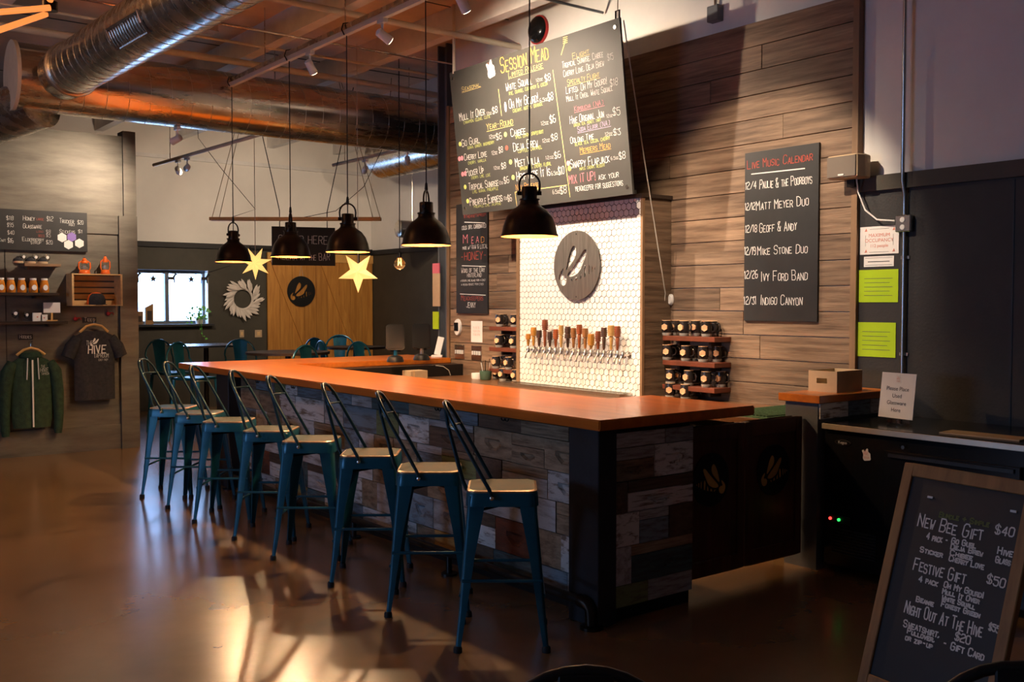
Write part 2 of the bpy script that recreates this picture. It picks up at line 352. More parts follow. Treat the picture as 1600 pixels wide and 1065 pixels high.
struct(box(XW - .03, XW + .03, 3.94, 3.985, 0, 3.75).build('trim_1', M_trimwood))
struct(box(XW - .03, XW + .14, 8.872, 8.92, 0, 3.75).build('trim_2', M_trimwood))
# black panelling right of it
wb = struct(box(XW - .0, XW + .15, -4, 3.938, 0, 2.498).build('wall_black', M_dark))
struct(box(XW - .03, XW - .0005, -4, 3.938, 2.40, 2.5).build('trim_3', M_darkwall))
for y in (2.9, 1.7): box(-.004, .0, y - .004, y + .004, 0, 2.39).build('panel_seam', M_black, wb, loc=(XW, 0, 0))
# steel post at the wall end
sp = struct(MB().box(6.02, 6.20, 8.98, 9.00, 0, 4.44).box(6.02, 6.20, 9.14, 9.16, 0, 4.44).box(6.10, 6.12, 9.0, 9.14, 0, 4.44).build('trim_4', M_post))
# merch partition
YM = 11.7
wm = struct(box(-5, 3.50, YM, YM + .14, 0, 3.54).build('wall_left', M_merch))
struct(box(3.36, 3.56, YM - .05, YM + .19, 0, 2.64).build('trim_5', M_merch)); struct(box(3.42, 3.56, YM - .03, YM + .17, 2.64, 3.6).build('trim_6', M_merch))
struct(box(-5, 3.36, YM - .02, YM - .0005, 2.43, 2.64).build('trim_7', M_merch)); struct(box(-5, 3.36, YM - .02, YM - .0005, 0, .28).build('baseboard_left', M_merch))
for x in (2.19, 1.0): box(x, x + .006, YM - .004, YM, .28, 2.43).build('panel_seam', M_black, wm)
# far wall with its window
YF = 15.5
WX0, WX1, WZ0, WZ1 = 4.60, 5.83, 1.33, 2.17
wf = struct(MB().box(-5, WX0, YF, YF + .2, 0, 2.52).box(WX1, 9.4, YF, YF + .2, 0, 2.52).box(WX0, WX1, YF, YF + .2, 0, WZ0).box(WX0, WX1, YF, YF + .2, WZ1, 2.52).build('wall_far', M_darkwall))
struct(box(-5, 9.4, YF, YF + .2, 2.6005, 4.449).build('wall_far_upper', M_tan)); struct(box(-5, 9.4, YF - .04, YF + .2, 2.5205, 2.6).build('trim_9', M_dark))
struct(box(-5, 9.4, YF - .05, YF - .0005, 3.88, 3.94).build('trim_10', M_beam))
wo = struct(MB().box(8.78, 8.9, 9.5, YF - .001, 0, 2.5).build('wall_olive', M_olive)); struct(box(8.78, 8.9, 9.5, YF - .001, 2.5805, 4.449).build('wall_olive_upper', M_tan))
struct(box(8.74, 8.9, 9.5, YF - .05, 2.5, 2.58).build('trim_11', M_dark))
struct(box(6.16, 9.4, 6.5, 6.6, 0, 4.449).build('wall_store', M_olive))
# enclosing walls outside the view
struct(box(9.3, 9.4, 6.6, 15.5, 0, 4.449).build('wall_end', M_olive))
struct(box(-5, 9.4, -4.1, -4, 0, 4.449).build('wall_back', M_tan))
struct(MB().box(-5.1, -5, -4, 15.7, 0, 1.4).box(-5.1, -5, -4, 15.7, 2.4, 4.449).box(-5.1, -5, -4, 4.3, 1.4, 2.4).box(-5.1, -5, 6.8, 15.7, 1.4, 2.4).build('wall_side', M_tan))
w1 = thing('window_1', 'dark framed sliding window with pale sky beyond', 'window', (WX0, YF, WZ0)); struct(w1); del w1['category']
W, Hh = WX1 - WX0, WZ1 - WZ0
f = MB()
f.box(0, W, .13, .19, 0, .05).box(0, W, .13, .19, Hh - .05, Hh).box(0, .05, .13, .19, .05, Hh - .05).box(W - .05, W, .13, .19, .05, Hh - .05).box(W * .5 - .03, W * .5 + .03, .12, .19, .05, Hh - .05)
f.build('window_frame', M_post, w1)
for a, b in ((.05, W * .5 - .03), (W * .5 + .03, W - .05)): box(a, b, .155, .16, .05, Hh - .05).build('pane', M_pane, w1)
box(-.04, W + .06, -.10, -.001, -.035, -.001).build('window_sill', M_dark, w1)
MB().box(-.001, .012, 0, .06, 0, Hh).box(W - .012, W + .001, 0, .13, 0, Hh).build('window_reveal', M_white, w1)

# ================================================================== THE BAR
ZT0, ZT1 = 1.015, 1.07
bt = thing('bar_worktop', 'long glossy orange-brown wooden bar top in a U shape', 'bar top', (3.346, 3.64, ZT0))
MB().prism([(x_ - 3.346, y_ - 3.64) for x_, y_ in ((3.346, 3.64), (4.545, 3.64), (4.545, 4.465), (4.18, 4.465), (4.18, 8.838), (5.97, 8.838), (5.97, 9.72), (3.346, 9.72))], 0, ZT1 - ZT0, lambda a, b, d: (a, b, d)).build('slab', M_bartop, bt, bevel=.006, seg=2)
for y in (4.55, 5.25, 5.95, 6.65, 7.35, 8.05):
    h = MB(); 
    for s_ in (-1, 1): h.tube([(.10, y - 3.64 + s_ * .018 + .016 * math.cos(a), -.024 + .016 * math.sin(a)) for a in [PI * (1 + k / 6) for k in range(7)]], .004, 6)
    h.box(.08, .12, y - 3.64 - .035, y - 3.64 + .035, -.012, -.0005); h.build('purse_hook', M_black, bt)
base = thing('clad_bar_counter', 'bar front clad in weathered painted hive-box boards with black corner posts', 'bar counter', (3.5, 3.7, 0))
bb = lambda x0, x1, y0, y1, z0, z1: box(x0 - 3.5, x1 - 3.5, y0 - 3.7, y1 - 3.7, z0, z1)
bb(3.53, 4.10, 3.73, 8.60, 0, 1.014).build('carcass', M_black, base)
bb(3.53, 5.98, 8.62, 8.83, 0, 1.014).build('return_panel', M_black, base)
bb(3.386, 3.515, 3.69, 3.92, 0, 1.014).build('post', M_blackpost, base, bevel=.004); bb(3.386, 3.515, 8.55, 8.83, 0, 1.014).build('post', M_blackpost, base, bevel=.004)
bb(3.515, 3.53, 3.921, 8.549, .0, .07).build('kick_board', M_black, base)
bb(3.515, 3.528, 3.921, 8.549, .985, 1.014).build('top_rail', M_black, base)
# hive-box boards: unit meshes, front towards local -x
def unit_plain():
    return box(-.5, .5, -.5, .5, -.5, .5).mesh('hive_board')
def unit_scoop():
    b = MB(); NY, NZ = 18, 12; vs = []; fs = []
    for i in range(NY + 1):
        for j in range(NZ + 1):
            y, z = -.5 + i / NY, -.5 + j / NZ; d = 0
            ey = y / .19; ez = (z - .04) / .24
            if abs(ey) < 1 and -1 < ez < .35 and ey * ey + (min(ez, 0)) ** 2 < 1: d = .9 * (1 if ez < .2 else .5)
            vs.append((-.5 + d, y, z))
    for i in range(NY):
        for j in range(NZ): a = i * (NZ + 1) + j; fs.append((a, a + 1, a + NZ + 2, a + NZ + 1))
    k = len(vs); b.add(vs, fs)
    vs2 = [(-.5, -.5, -.5), (-.5, .5, -.5), (-.5, .5, .5), (-.5, -.5, .5), (.5, -.5, -.5), (.5, .5, -.5), (.5, .5, .5), (.5, -.5, .5)]
    b.add(vs2, [(4, 5, 6, 7), (0, 1, 5, 4), (1, 2, 6, 5), (2, 3, 7, 6), (3, 0, 4, 7)])
    me = b.mesh('hive_board_scoop')
    return me
UP, US = unit_plain(), unit_scoop()
HM = {}
def hive(parent, x, y, z, ln, ht, scoop, mi, rz=0.0, th=.022):
    key = (scoop, mi)
    if key not in HM:
        me = (US if scoop else UP).copy(); me.materials.clear(); me.materials.append(HIVE[mi]); HM[key] = me
    o = bpy.data.objects.new('hive_board', HM[key]); COL.objects.link(o); o.parent = parent
    o.scale = (th, ln, ht); o.location = (x, y, z); o.rotation_euler = (0, 0, rz); return o
rh = random.Random(21)
def clad(a0, a1, place, zrows, seed):
    rg = random.Random(seed)
    z = .075
    for hgt in zrows:
        a = a0 - rg.uniform(0, .2)
        while a < a1 - .02:
            ln = rg.choice([.22, .30, .38, .42, .50, .26]); b = min(a + ln, a1)
            if a1 - b < .12: b = a1
            s0 = max(a, a0)
            if b - s0 > .05:
                mi = rg.choices(range(9), [9, 7, 5.5, 3.2, 1.8, 2, 1, 1.4, 4])[0]
                if hgt > .16 and rg.random() < .28:
                    k = rg.uniform(.25, .4) * hgt
                    place((s0 + b) / 2, z + hgt - k / 2, b - s0 - .005, k - .004, False, rg.choice([1, 2, 8]), rg.uniform(0, .016)); place((s0 + b) / 2, z + (hgt - k) / 2, b - s0 - .005, hgt - k - .004, rg.random() < .4, mi, rg.uniform(0, .01))
                else: place((s0 + b) / 2, z + hgt / 2, b - s0 - .005, hgt - .005, hgt > .14 and b - s0 > .25 and rg.random() < .55, mi, rg.uniform(0, .012))
            a = b
        z += hgt
ROWS = [.115, .20, .175, .165, .175, .08]
clad(3.925, 8.545, lambda a, z, ln, ht, s, mi, d: hive(base, 3.517 - 3.5 - d * .6, a - 3.7, z, ln, ht, s, mi), ROWS, 5)
clad(3.518, 4.10, lambda a, z, ln, ht, s, mi, d: hive(base, a - 3.5, 3.717 - 3.7 - d * .6, z, ln, ht, s, mi, rz=PI / 2), ROWS, 14)
# foot rail along the base
fr = thing('foot_rail', 'dark pipe foot rail running along the foot of the bar front', 'foot rail', (3.36, 3.8, 0))
MB().tube([(0, .0, .13), (0, 4.75, .13)], .024, 12).build('pipe', M_black, fr, smooth=True)
MB().tube([(0, -.0, .13), (.0, -.05, .125), (.01, -.075, .10), (.01, -.08, .02)], .034, 12).lathe([(.06, 0), (.06, .015), (.035, .02)], (.01, -.08, 0)).build('elbow', M_bronze, fr, smooth=True)
for y in (1.2, 2.4, 3.6, 4.7): MB().tube([(0, y, .13), (0, y, .01)], .018, 10).lathe([(.05, 0), (.05, .012)], (0, y, 0), 16).build('support', M_black, fr, smooth=True)
# back counter along the wall
bc = thing('back_counter', 'dark wooden back counter below the tap wall', 'counter', (5.2, 4.05, 0))
box(0, .775, 0, 4.54, .855, .90).build('counter_top', M_counter, bc, bevel=.004); box(.08, .775, .02, 4.52, 0, .8545).build('cabinet', M_black, bc)
for i in range(6): box(.065, .08, .06 + i * .74, .77 + i * .74, .1, .8).build('door', M_dark, bc)
# swing gates
def gate(label, x0, x1, flip):
    w = x1 - x0; g = thing('swing_gate', label, 'gate', (x0, 3.80, .09), group=None)
    MB().box(0, .06, 0, .035, 0, .86).box(w - .06, w, 0, .035, 0, .86).box(.06, w - .06, 0, .035, 0, .09).box(.06, w - .06, 0, .035, .77, .86).build('gate_frame', M_gate, g, bevel=.004)
    box(.06, w - .06, .012, .024, .09, .77).build('panel', M_gate, g)
    cx = w / 2 + (-.02 if flip < 0 else .0); cz = .55; rad = .155
    e = cutout('emblem', [disc_loop(rad)], .006, M_black, g, y=.007); e.location = (cx, 0, cz); tag(e, 'black round plate with a golden bee')
    for lp in bee_loops(rad, flip): q = cutout('bee_inlay', [lp], .002, M_pinex, e, y=.003)
    for a in range(4): q = MB().lathe([(.005, 0), (.005, .003)], (rad * .88 * math.cos(a * PI / 2), .001, rad * .88 * math.sin(a * PI / 2)), 8, 'y').build('rivet', M_metal, e)
    for z in (.15, .7): box(-.004 if flip < 0 else w, .0 if flip < 0 else w + .004, .005, .03, z, z + .08).build('hinge', M_black, g)
gate('dark red-brown swing gate with bee plate, hinged at the clad bar end', 4.115, 4.655, -1)
gate('dark red-brown swing gate with bee plate, hinged at the grey half wall', 4.662, 5.205, 1)
# half wall
hw = struct(box(5.22, 5.985, 3.70, 3.94, 0, 1.035).build('wall_half', M_post))
cap = box(5.19, 5.965, 3.665, 3.975, 1.036, 1.085).build('half_wall_cap', M_bartopx, bevel=.004); tag(cap, 'short orange-brown wooden cap on the half wall', 'wall cap')
for a, b, mi in ((5.225, 5.52, 0), (5.525, 5.76, 3), (5.765, 5.98, 1)): hive(hw, (a + b) / 2, 3.692, .985, b - a - .004, .095, False, mi, rz=PI / 2, th=.014)

# ================================================================== STOOLS
def make_stool():
    t = thing('bar_stool', 'x', 'bar stool', group='teal metal bar stools along the bar')
    # seat: rounded square pan, facing local +x, back at -x
    def rsq(h, r, n=6):
        out = []
        for cxs, cys, a0 in ((1, 1, 0), (-1, 1, 90), (-1, -1, 180), (1, -1, 270)):
            for k in range(n + 1): a = R(a0 + 90 * k / n); out.append((cxs * (h - r) + r * math.cos(a), cys * (h - r) + r * math.sin(a)))
        return out
    def loft(rings, cap=True):
        b = MB(); n = len(rings[0][0]); vs = [(x, y, z) for ring, z in rings for x, y in ring]; fs = []
        for i in range(len(rings) - 1):
            for j in range(n): fs.append((i * n + j, i * n + (j + 1) % n, (i + 1) * n + (j + 1) % n, (i + 1) * n + j))
        if cap: fs.append(tuple(range((len(rings) - 1) * n, len(rings) * n)))
        return b.add(vs, fs)
    loft([(rsq(.175, .05), .685), (rsq(.172, .05), .74), (rsq(.168, .055), .752)]).build('seat_skirt', M_teal, t, smooth=True)
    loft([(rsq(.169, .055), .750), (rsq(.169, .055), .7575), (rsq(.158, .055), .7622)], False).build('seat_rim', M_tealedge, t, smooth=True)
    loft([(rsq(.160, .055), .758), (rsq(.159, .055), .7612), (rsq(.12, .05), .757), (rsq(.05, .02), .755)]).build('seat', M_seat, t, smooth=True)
    for sx in (-1, 1):
        for sy in (-1, 1):
            b = MB(); rings = []
            for z, c, w in ((.735, .166, .088), (.66, .168, .080), (.45, .186, .056), (.18, .207, .037), (.03, .220, .026), (0.012, .222, .024)):
                # L-shaped pressed leg: outer corner at (c,c), flanges along both sides with a rounded nose
                rr_ = min(.018, w * .45); pts = [(c, c - w), (c, c - rr_)] + [(c - rr_ + rr_ * math.cos(a), c - rr_ + rr_ * math.sin(a)) for a in (PI / 6, PI / 3)] + [(c - rr_, c), (c - w, c), (c - w, c - .007), (c - .02 * w / .03 if w < .03 else c - w * .45, c - w * .45), (c - .007, c - w)]
                rings.append([(sx * x, sy * y, z) for x, y in pts])
            n = len(rings[0]); vs = [p for rg in rings for p in rg]; fs = [(i * n + j, i * n + (j + 1) % n, (i + 1) * n + (j + 1) % n, (i + 1) * n + j) for i in range(len(rings) - 1) for j in range(n)]
            b.add(vs, fs + [tuple(range(n)), tuple(range((len(rings) - 1) * n, len(rings) * n))])
            lg = b.build('leg', M_teal, t, smooth=True)
            MB().lathe([(.021, 0), (.021, .02), (.017, .03)], (sx * .210, sy * .210, 0), 12).build('foot_cap', M_rubber, lg, smooth=True)
    r1, r2 = .196, .204
    for sy in (-1, 1): MB().tube([(-.19, sy * .192, .335), (.19, sy * .192, .335)], .0085, 8).build('stretcher', M_teal, t, smooth=True)
    for sx in (-1, 1): MB().tube([(sx * .198, -.19, .265), (sx * .198, .19, .265)], .0085, 8).build('stretcher', M_teal, t, smooth=True)
    MB().tube([(-.16, -.16, .655), (0, 0, .66), (.16, .16, .655)], .007, 8).tube([(-.16, .16, .655), (0, 0, .675), (.16, -.16, .655)], .007, 8).build('under_seat_brace', M_black, t, smooth=True)
    # tube hoop back: fixed at the seat sides, leaning backwards
    hp = [(-.045, -.178, .725), (-.06, -.178, .765), (-.205, -.165, 1.03), (-.245, -.145, 1.105), (-.270, -.10, 1.15), (-.282, -.04, 1.168)]
    hp = hp + [(x, -y, z) for x, y, z in reversed(hp)]
    MB().tube(hp, .0095, 10).build('back_hoop', M_tube, t, smooth=True)
    MB().tube([(-.174, 0, .735), (-.195, 0, .78), (-.268, 0, 1.06), (-.283, 0, 1.168)], [.010, .011, .0095, .009], 10).build('back_strut', M_tube, t, smooth=True)
    MB().tube([(-.215, -.155, 1.045), (-.262, 0, 1.05), (-.215, .155, 1.045)], .006, 8).build('back_crossbar', M_tube, t, smooth=True)
    for sy in (-1, 1): MB().lathe([(.010, 0), (.010, .006), (.004, .010)] if sy > 0 else [(.010, 0), (.010, -.006), (.004, -.010)], (-.048, sy * .186, .728), 12, 'y').build('bolt', M_bolt, t, smooth=True)
    return t
ST = [(2.93, 3.89), (2.94, 4.56), (2.96, 5.24), (2.95, 6.01), (2.96, 6.67), (2.93, 7.38), (2.95, 8.04), (2.93, 8.62)]
ORD = ['at the near black corner post', 'second from the near black corner post', 'third from the near black corner post', 'fourth from the near black corner post',
       'fourth from the far black post', 'third from the far black post', 'second from the far black post', 'closest to the merchandise wall']
s0 = make_stool()
for i, (x, y) in enumerate(ST):
    o = s0 if i == 0 else copy_tree(s0)
    o.location = (x, y, 0); o.rotation_euler = (0, 0, R(-36 - (i * 0.8 if i < 4 else 3) + rh.uniform(-2, 2)))
    o['label'] = 'teal metal bar stool with tube hoop back, ' + ORD[i]

# ================================================================== TAP WALL
XT = 5.65; TY0, TY1, TZ0, TZ1 = 5.65, 7.24, .901, 2.49
tw = thing('tap_wall', 'white hexagon-tiled tap wall box framed in wood', 'tap wall', (XT, TY0, .901))
box(.012, XW - XT - .025, 0, TY1 - TY0, 0, TZ1 - TZ0).build('box_body', M_plank, tw)
box(.006, .012, .012, TY1 - TY0 - .012, 0, TZ1 - TZ0).build('grout_bed', M_grout, tw)
MB().box(-.012, .012, -.012, .012, 0, TZ1 - TZ0).build('edge_trim', M_trimwood, tw); MB().box(-.012, .012, TY1 - TY0 - .012, TY1 - TY0 + .03, 0, TZ1 - TZ0).build('edge_trim', M_trimwood, tw)
box(-.03, XW - XT - .03, -.02, TY1 - TY0 + .03, TZ1 - TZ0 + .0005, TZ1 - TZ0 + .03).build('top_board', M_darkshelf, tw)
HWd = .0575; HP = .0500; hr = HWd / math.sqrt(3) - .0034
hexp = [(hr * math.sin(PI / 3 * k), hr * math.cos(PI / 3 * k)) for k in range(6)]
def hexmesh(b, cy, cz): return b.prism([(cy + u, cz + v) for u, v in hexp], -.002, .0058, lambda u, v, d: (d, u, v))
hm = hexmesh(MB(), 0, 0).mesh('hex_tile'); hm.materials.append(M_tile)
tiles = []
for r_ in range(int((TZ1 - TZ0) / HP) + 1):
    for c_ in range(28):
        cy = .012 + HWd * (c_ + (.5 if r_ % 2 else 0)) + HWd / 2; cz = .03 + r_ * HP
        if cy > HWd * .5 + .008 and cy < TY1 - TY0 - HWd / 2 - .008 and cz < TZ1 - TZ0 - .03: tiles.append((cy, cz))
tiles.sort(key=lambda t: t[0])
for cy, cz in tiles[:300]:
    o = bpy.data.objects.new('hex_tile', hm); COL.objects.link(o); o.parent = tw; o.location = (0, cy, cz)
b = MB()
for cy, cz in tiles[300:]: hexmesh(b, cy, cz)
def clip(poly, ax, lim, sgn):
    out = []
    for i in range(len(poly)):
        p, q = poly[i - 1], poly[i]; a, c = sgn * (p[ax] - lim), sgn * (q[ax] - lim)
        if (a >= 0) != (c >= 0): k = a / (a - c); out.append((p[0] + (q[0] - p[0]) * k, p[1] + (q[1] - p[1]) * k))
        if c >= 0: out.append(q)
    return out
whole = set((round(a, 4), round(c, 4)) for a, c in tiles)
for r_ in range(-1, int((TZ1 - TZ0) / HP) + 2):
    for c_ in range(-1, 29):
        cy = .012 + HWd * (c_ + (.5 if r_ % 2 else 0)) + HWd / 2; cz = .03 + r_ * HP
        if (round(cy, 4), round(cz, 4)) in whole: continue
        pl = [(cy + u, cz + v) for u, v in hexp]
        for ax, lim, sg in ((0, .014, 1), (0, TY1 - TY0 - .014, -1), (1, .002, 1), (1, TZ1 - TZ0 - .002, -1)):
            pl = clip(pl, ax, lim, sg) if len(pl) > 2 else []
        if len(pl) > 2: b.prism(pl, -.002, .0058, lambda u, v, d: (d, u, v))
o = b.build('hex_tiles', M_tile, tw); o['kind'] = 'stuff'
# bee plate
pc = onx(899.5, 414.5, XT - .03)
bp = thing('bee_plate', 'round brushed steel plate with a cut-out bee hung on the white tiles', 'wall plate', (XT - .022, pc.y, pc.z), WALLX)
rad = abs(onx(899.5, 360, XT - .03).z - pc.z)
cutout('plate', [disc_loop(rad)] + bee_loops(rad), .004, M_bee, bp)
for z in (-.9, .9): MB().lathe([(.006, -.004), (.006, .022)], (0, 0, z * rad), 10, 'y').build('standoff', M_black, bp)
# drip tray
dt = thing('drip_tray', 'long stainless drip tray beneath the taps', 'drip tray', (XT - .16, TY0 + .09, .9005))
MB().box(0, .145, 0, 1.62, 0, .006).box(0, .008, 0, 1.62, .006, .03).box(.137, .145, 0, 1.62, .006, .03).box(.008, .137, 0, .008, .006, .03).box(.008, .137, 1.612, 1.62, .006, .03).build('pan', M_metal, dt)
b = MB()
for k in range(10): b.box(.012 + k * .0125, .018 + k * .0125, .01, 1.61, .022, .027)
b.build('grille', M_metal, dt)
# taps
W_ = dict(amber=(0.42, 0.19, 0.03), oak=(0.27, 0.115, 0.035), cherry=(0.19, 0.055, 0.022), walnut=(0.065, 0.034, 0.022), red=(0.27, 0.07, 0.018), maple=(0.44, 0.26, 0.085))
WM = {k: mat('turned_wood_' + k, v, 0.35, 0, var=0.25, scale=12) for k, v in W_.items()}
def dipper(h, head, rad_, rings=5):
    p = [(.007, 0), (.011, .01), (.014, h * .35), (.017, h - head - .012), (.012, h - head - .004)]
    for k in range(rings):
        z = h - head + head * k / rings; s = rad_ * (0.86 + .14 * math.sin(PI * (k + .5) / rings))
        p += [(s, z), (s, z + head / rings * .72), (s * .86, z + head / rings * .74), (s * .86, z + head / rings * .98)]
    return p + [(rad_ * .6, h), (0.001, h)]
TAPS = [(826.8, 'amber', .105, .05, .026, 'small round amber'), (835, 'amber', .165, .075, .028, 'tall amber'), (843.7, 'walnut', .14, .065, .027, 'dark walnut'), (852.8, 'cherry', .235, .09, .029, 'tallest red-brown'),
        (860.6, 'walnut', .13, .07, .026, 'short dark walnut'), (869.7, 'red', .155, .085, .026, 'reddish'), (878.2, 'maple', .19, .08, .024, 'pale maple with dark bands'), (888.5, 'walnut', .18, .10, .029, 'dark walnut with smooth egg head'),
        (897.5, 'oak', .17, .08, .026, 'mid-brown oak'), (906.6, 'red', .20, .08, .027, 'tall orange-red'), (915.8, 'oak', .17, .075, .028, 'oak with pale neck'), (925, 'amber', .125, .095, .031, 'stubby beehive-shaped amber'),
        (935.9, 'cherry', .15, .085, .026, 'dark cherry'), (945, 'walnut', .18, .075, .028, 'walnut with grooved head'), (956.3, 'maple', .20, .085, .032, 'large pale maple'), (966.2, 'cherry', .195, .085, .028, 'large cherry'), (974.5, None, 0, 0, 0, 'bare')]
for i, (px, wk, h, hd, rd, ds) in enumerate(TAPS):
    yy = onx(px, 545, XT - .07).y
    t = thing('beer_tap', ('chrome tap with %s honey-dipper handle' % ds) if wk else 'chrome tap without handle at the end of the tap row', 'beer tap', (XT, yy, 1.235), WALLX, 'taps on the tiled wall')
    MB().lathe([(.024, -.008), (.024, -.0015)], (0, 0, 0), 14, 'y').tube([(0, -.002, 0), (0, -.075, 0)], .011, 10).build('shank', M_metal, t, smooth=True)
    MB().lathe([(.015, -.022), (.018, 0), (.014, .022), (.008, .034)], (0, -.08, 0), 12).tube([(0, -.085, -.005), (0, -.11, -.035), (0, -.115, -.075)], [.011, .009, .008], 10).build('spout', M_metal, t, smooth=True)
    if wk:
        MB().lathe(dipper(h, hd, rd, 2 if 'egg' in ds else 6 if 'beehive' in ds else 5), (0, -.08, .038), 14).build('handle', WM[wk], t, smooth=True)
    MB().lathe([(.010, .032), (.010, .0378)], (0, -.08, 0), 10).build('collar', M_metal, t, smooth=True)

# ================================================================== MUG SHELVES
def make_mug():
    t = thing('stoneware_mug', 'x', 'mug')
    MB().lathe([(.036, .022), (.041, .04), (.043, .07), (.040, .10), (.038, .118), (.0345, .118), (.036, .09), (.036, .03), (.001, .028)], n=16).build('body', M_mug, t, smooth=True)
    MB().lathe([(.034, 0), (.037, .005), (.0385, .022), (.036, .0225)], n=16).build('glazed_foot', M_mugbase, t, smooth=True)
    MB().lathe([(.0345, .1185), (.038, .1185), (.0375, .1215), (.035, .1215)], n=16, closed=True).build('rim', M_medal, t)
    MB().tube([(.04, 0, .10), (.062, 0, .098), (.074, 0, .075), (.066, 0, .045), (.04, 0, .036)], .006, 8).build('handle', M_mug, t, smooth=True)
    hx = [(.026 * math.sin(PI / 3 * k), .026 * math.cos(PI / 3 * k)) for k in range(6)]
    MB().prism(hx, -.052, -.036, lambda u, v, d: (u, d + abs(u) * .15, v + .068)).build('medallion', M_medal, t)
    return t
mug0 = make_mug(); mug_used = []; mug_at = []; NTH = ['first', 'second', 'third', 'fourth', 'fifth', 'sixth', 'seventh']
def mug(x, y, z, rz, label, group):
    for _ in range(40):
        hit = [q for q in mug_at if abs(q[2] - z) < .05 and math.hypot(q[0] - x, q[1] - y) < .088]
        if not hit: break
        y += .004 if y >= hit[0][1] else -.004
    mug_at.append((x, y, z))
    o = mug0 if not mug_used else copy_tree(mug0); mug_used.append(1)
    o.location = (x, y, z); o.rotation_euler = (0, 0, WALLX + rz); o['label'] = label; o['group'] = group
def wall_shelf(px0, px1, py, label, y0=None, y1=None, z=None):
    a, b_ = onx(px0, py, XW - .2), onx(px1, py, XW - .2)
    ya, yb = (y0, y1) if y0 else (b_.y, a.y)
    z = z or a.z
    s_ = thing('wall_shelf', label, 'shelf', (XW - .0225, (ya + yb) / 2, z), WALLX); hl = (yb - ya) / 2
    box(-hl, hl, -.19, 0, -.038, 0).build('board', M_shelf, s_, bevel=.003)
    for k in (-.6, .6): box(k * hl - .012, k * hl + .012, -.12, 0, -.075, -.0385).build('bracket', M_darkshelf, s_)
    return z
ORDN = ['top', 'middle', 'lowest']
RS = [(1.395, (1042, 1055, 1069, 1087, 1104, 1113)), (1.200, (1043, 1051, 1072, 1087, 1099, 1121)), (1.008, (1048, 1063, 1077, 1087, 1104, 1127))]
for i, (z, pxs) in enumerate(RS):
    wall_shelf(0, 0, 0, 'reddish brown wall shelf of mugs right of the tiled wall, ' + ORDN[i] + ' of three', 5.02, 5.56, z)
    last = 0
    for j, px in enumerate(pxs):
        dx = .046 if j % 2 else .143
        yy = onx(px, 500, XW - dx - .023).y
        mug(XW - dx - .023, yy, z + .0005, rh.uniform(.05, .6), '%s stoneware mug from the tiled wall, %s mug shelf right of the tiles' % (NTH[j], ORDN[i]), 'mugs right of the taps, %s shelf' % ORDN[i])
for j, px in enumerate((1047, 1071, 1084)):
    mug(XW - (.2, .2, .09)[j], onx(px, 610, XW - (.2, .2, .09)[j]).y, .9005, rh.uniform(.05, .6), '%s stoneware mug from the tiled wall, on the counter under the right mug shelves' % NTH[j], 'mugs on the counter right of the taps')
LS = [(1.425, (781, 786, 804)), (1.222, (780, 784, 803)), (1.013, (775, 788, 795))]
for i, (z, pxs) in enumerate(LS):
    wall_shelf(0, 0, 0, 'reddish brown wall shelf of mugs left of the tiled wall, ' + ORDN[i] + ' of three', 7.30, 7.90, z)
    for j, px in enumerate(pxs):
        dx = (.145, .046, .145)[j]
        mug(XW - dx - .023, onx(px, 540, XW - dx - .023).y, z + .0005, rh.uniform(.05, .6), '%s stoneware mug from the tiled wall, %s mug shelf left of the tiles' % (NTH[2 - j], ORDN[i]), 'mugs left of the taps, %s shelf' % ORDN[i])
for j, px in enumerate((776, 786, 796, 806)):
    mug(XW - (.08, .19)[j % 2], onx(px, 582, XW - (.08, .19)[j % 2]).y, .9005, rh.uniform(.05, .6), '%s stoneware mug from the tiled wall, on the counter under the left mug shelves' % NTH[3 - j], 'mugs on the counter left of the taps')

# ================================================================== PENDANTS AND TRACK
PX, TZ = 3.96, 3.87
def make_pendant():
    t = thing('pendant_lamp', 'x', 'pendant lamp', group='pendant lamps above the bar')
    R0 = .18
    out = [(.058, .235), (.062, .205), (.078, .19), (.115, .165), (.148, .12), (.168, .065), (.176, .02), (.182, .012), (.184, 0)]
    inn = [(.180, 0), (.172, .02), (.163, .065), (.143, .117), (.110, .16), (.06, .186), (.02, .19)]
    MB().lathe(out + [(.1805, 0)], n=40, caps=False).build('shade', M_bronze, t, smooth=True)
    MB().lathe(inn, n=40, caps=False).build('shade_lining', M_copper, t, smooth=True)
    MB().lathe([(.050, .236), (.050, .31), (.046, .315), (.010, .32)], n=24).lathe([(.066, .228), (.066, .238)], n=24).build('socket_housing', M_bronze, t, smooth=True)
    MB().tube([(-.062, 0, .275)] + [(.066 * math.cos(a), 0, .325 + .075 * math.sin(a)) for a in [PI - PI * k / 10 for k in range(11)]] + [(.062, 0, .275)], .007, 8).build('yoke', M_bronze, t, smooth=True)
    for s_ in (-1, 1): MB().lathe([(.014, s_ * .050), (.014, s_ * .078)], (0, 0, .275), 12, 'x').build('yoke_screw', M_bronze, t, smooth=True)
    MB().tube([(0, 0, .32), (0, 0, .40), (0, 0, TZ - 2.075 - .024)], [.004, .0045, .0045], 8).lathe([(.008, .39), (.013, .41), (.009, .45), (.004, .46)], n=12).build('cord', M_cord, t, smooth=True)
    MB().lathe([(.001, .10), (.022, .108), (.03, .125), (.024, .15), (.014, .165), (.014, .186)], n=16).build('bulb', M_bulb, t, smooth=True)
    return t
PY = [4.97, 6.18, 7.38, 8.47, 9.82]
p0 = make_pendant()
PL = ['hanging in front of the menu board and tap wall', 'second from the tap wall end of the bar', 'middle one of five above the bar', 'second from the far end of the bar', 'above the far end of the bar']
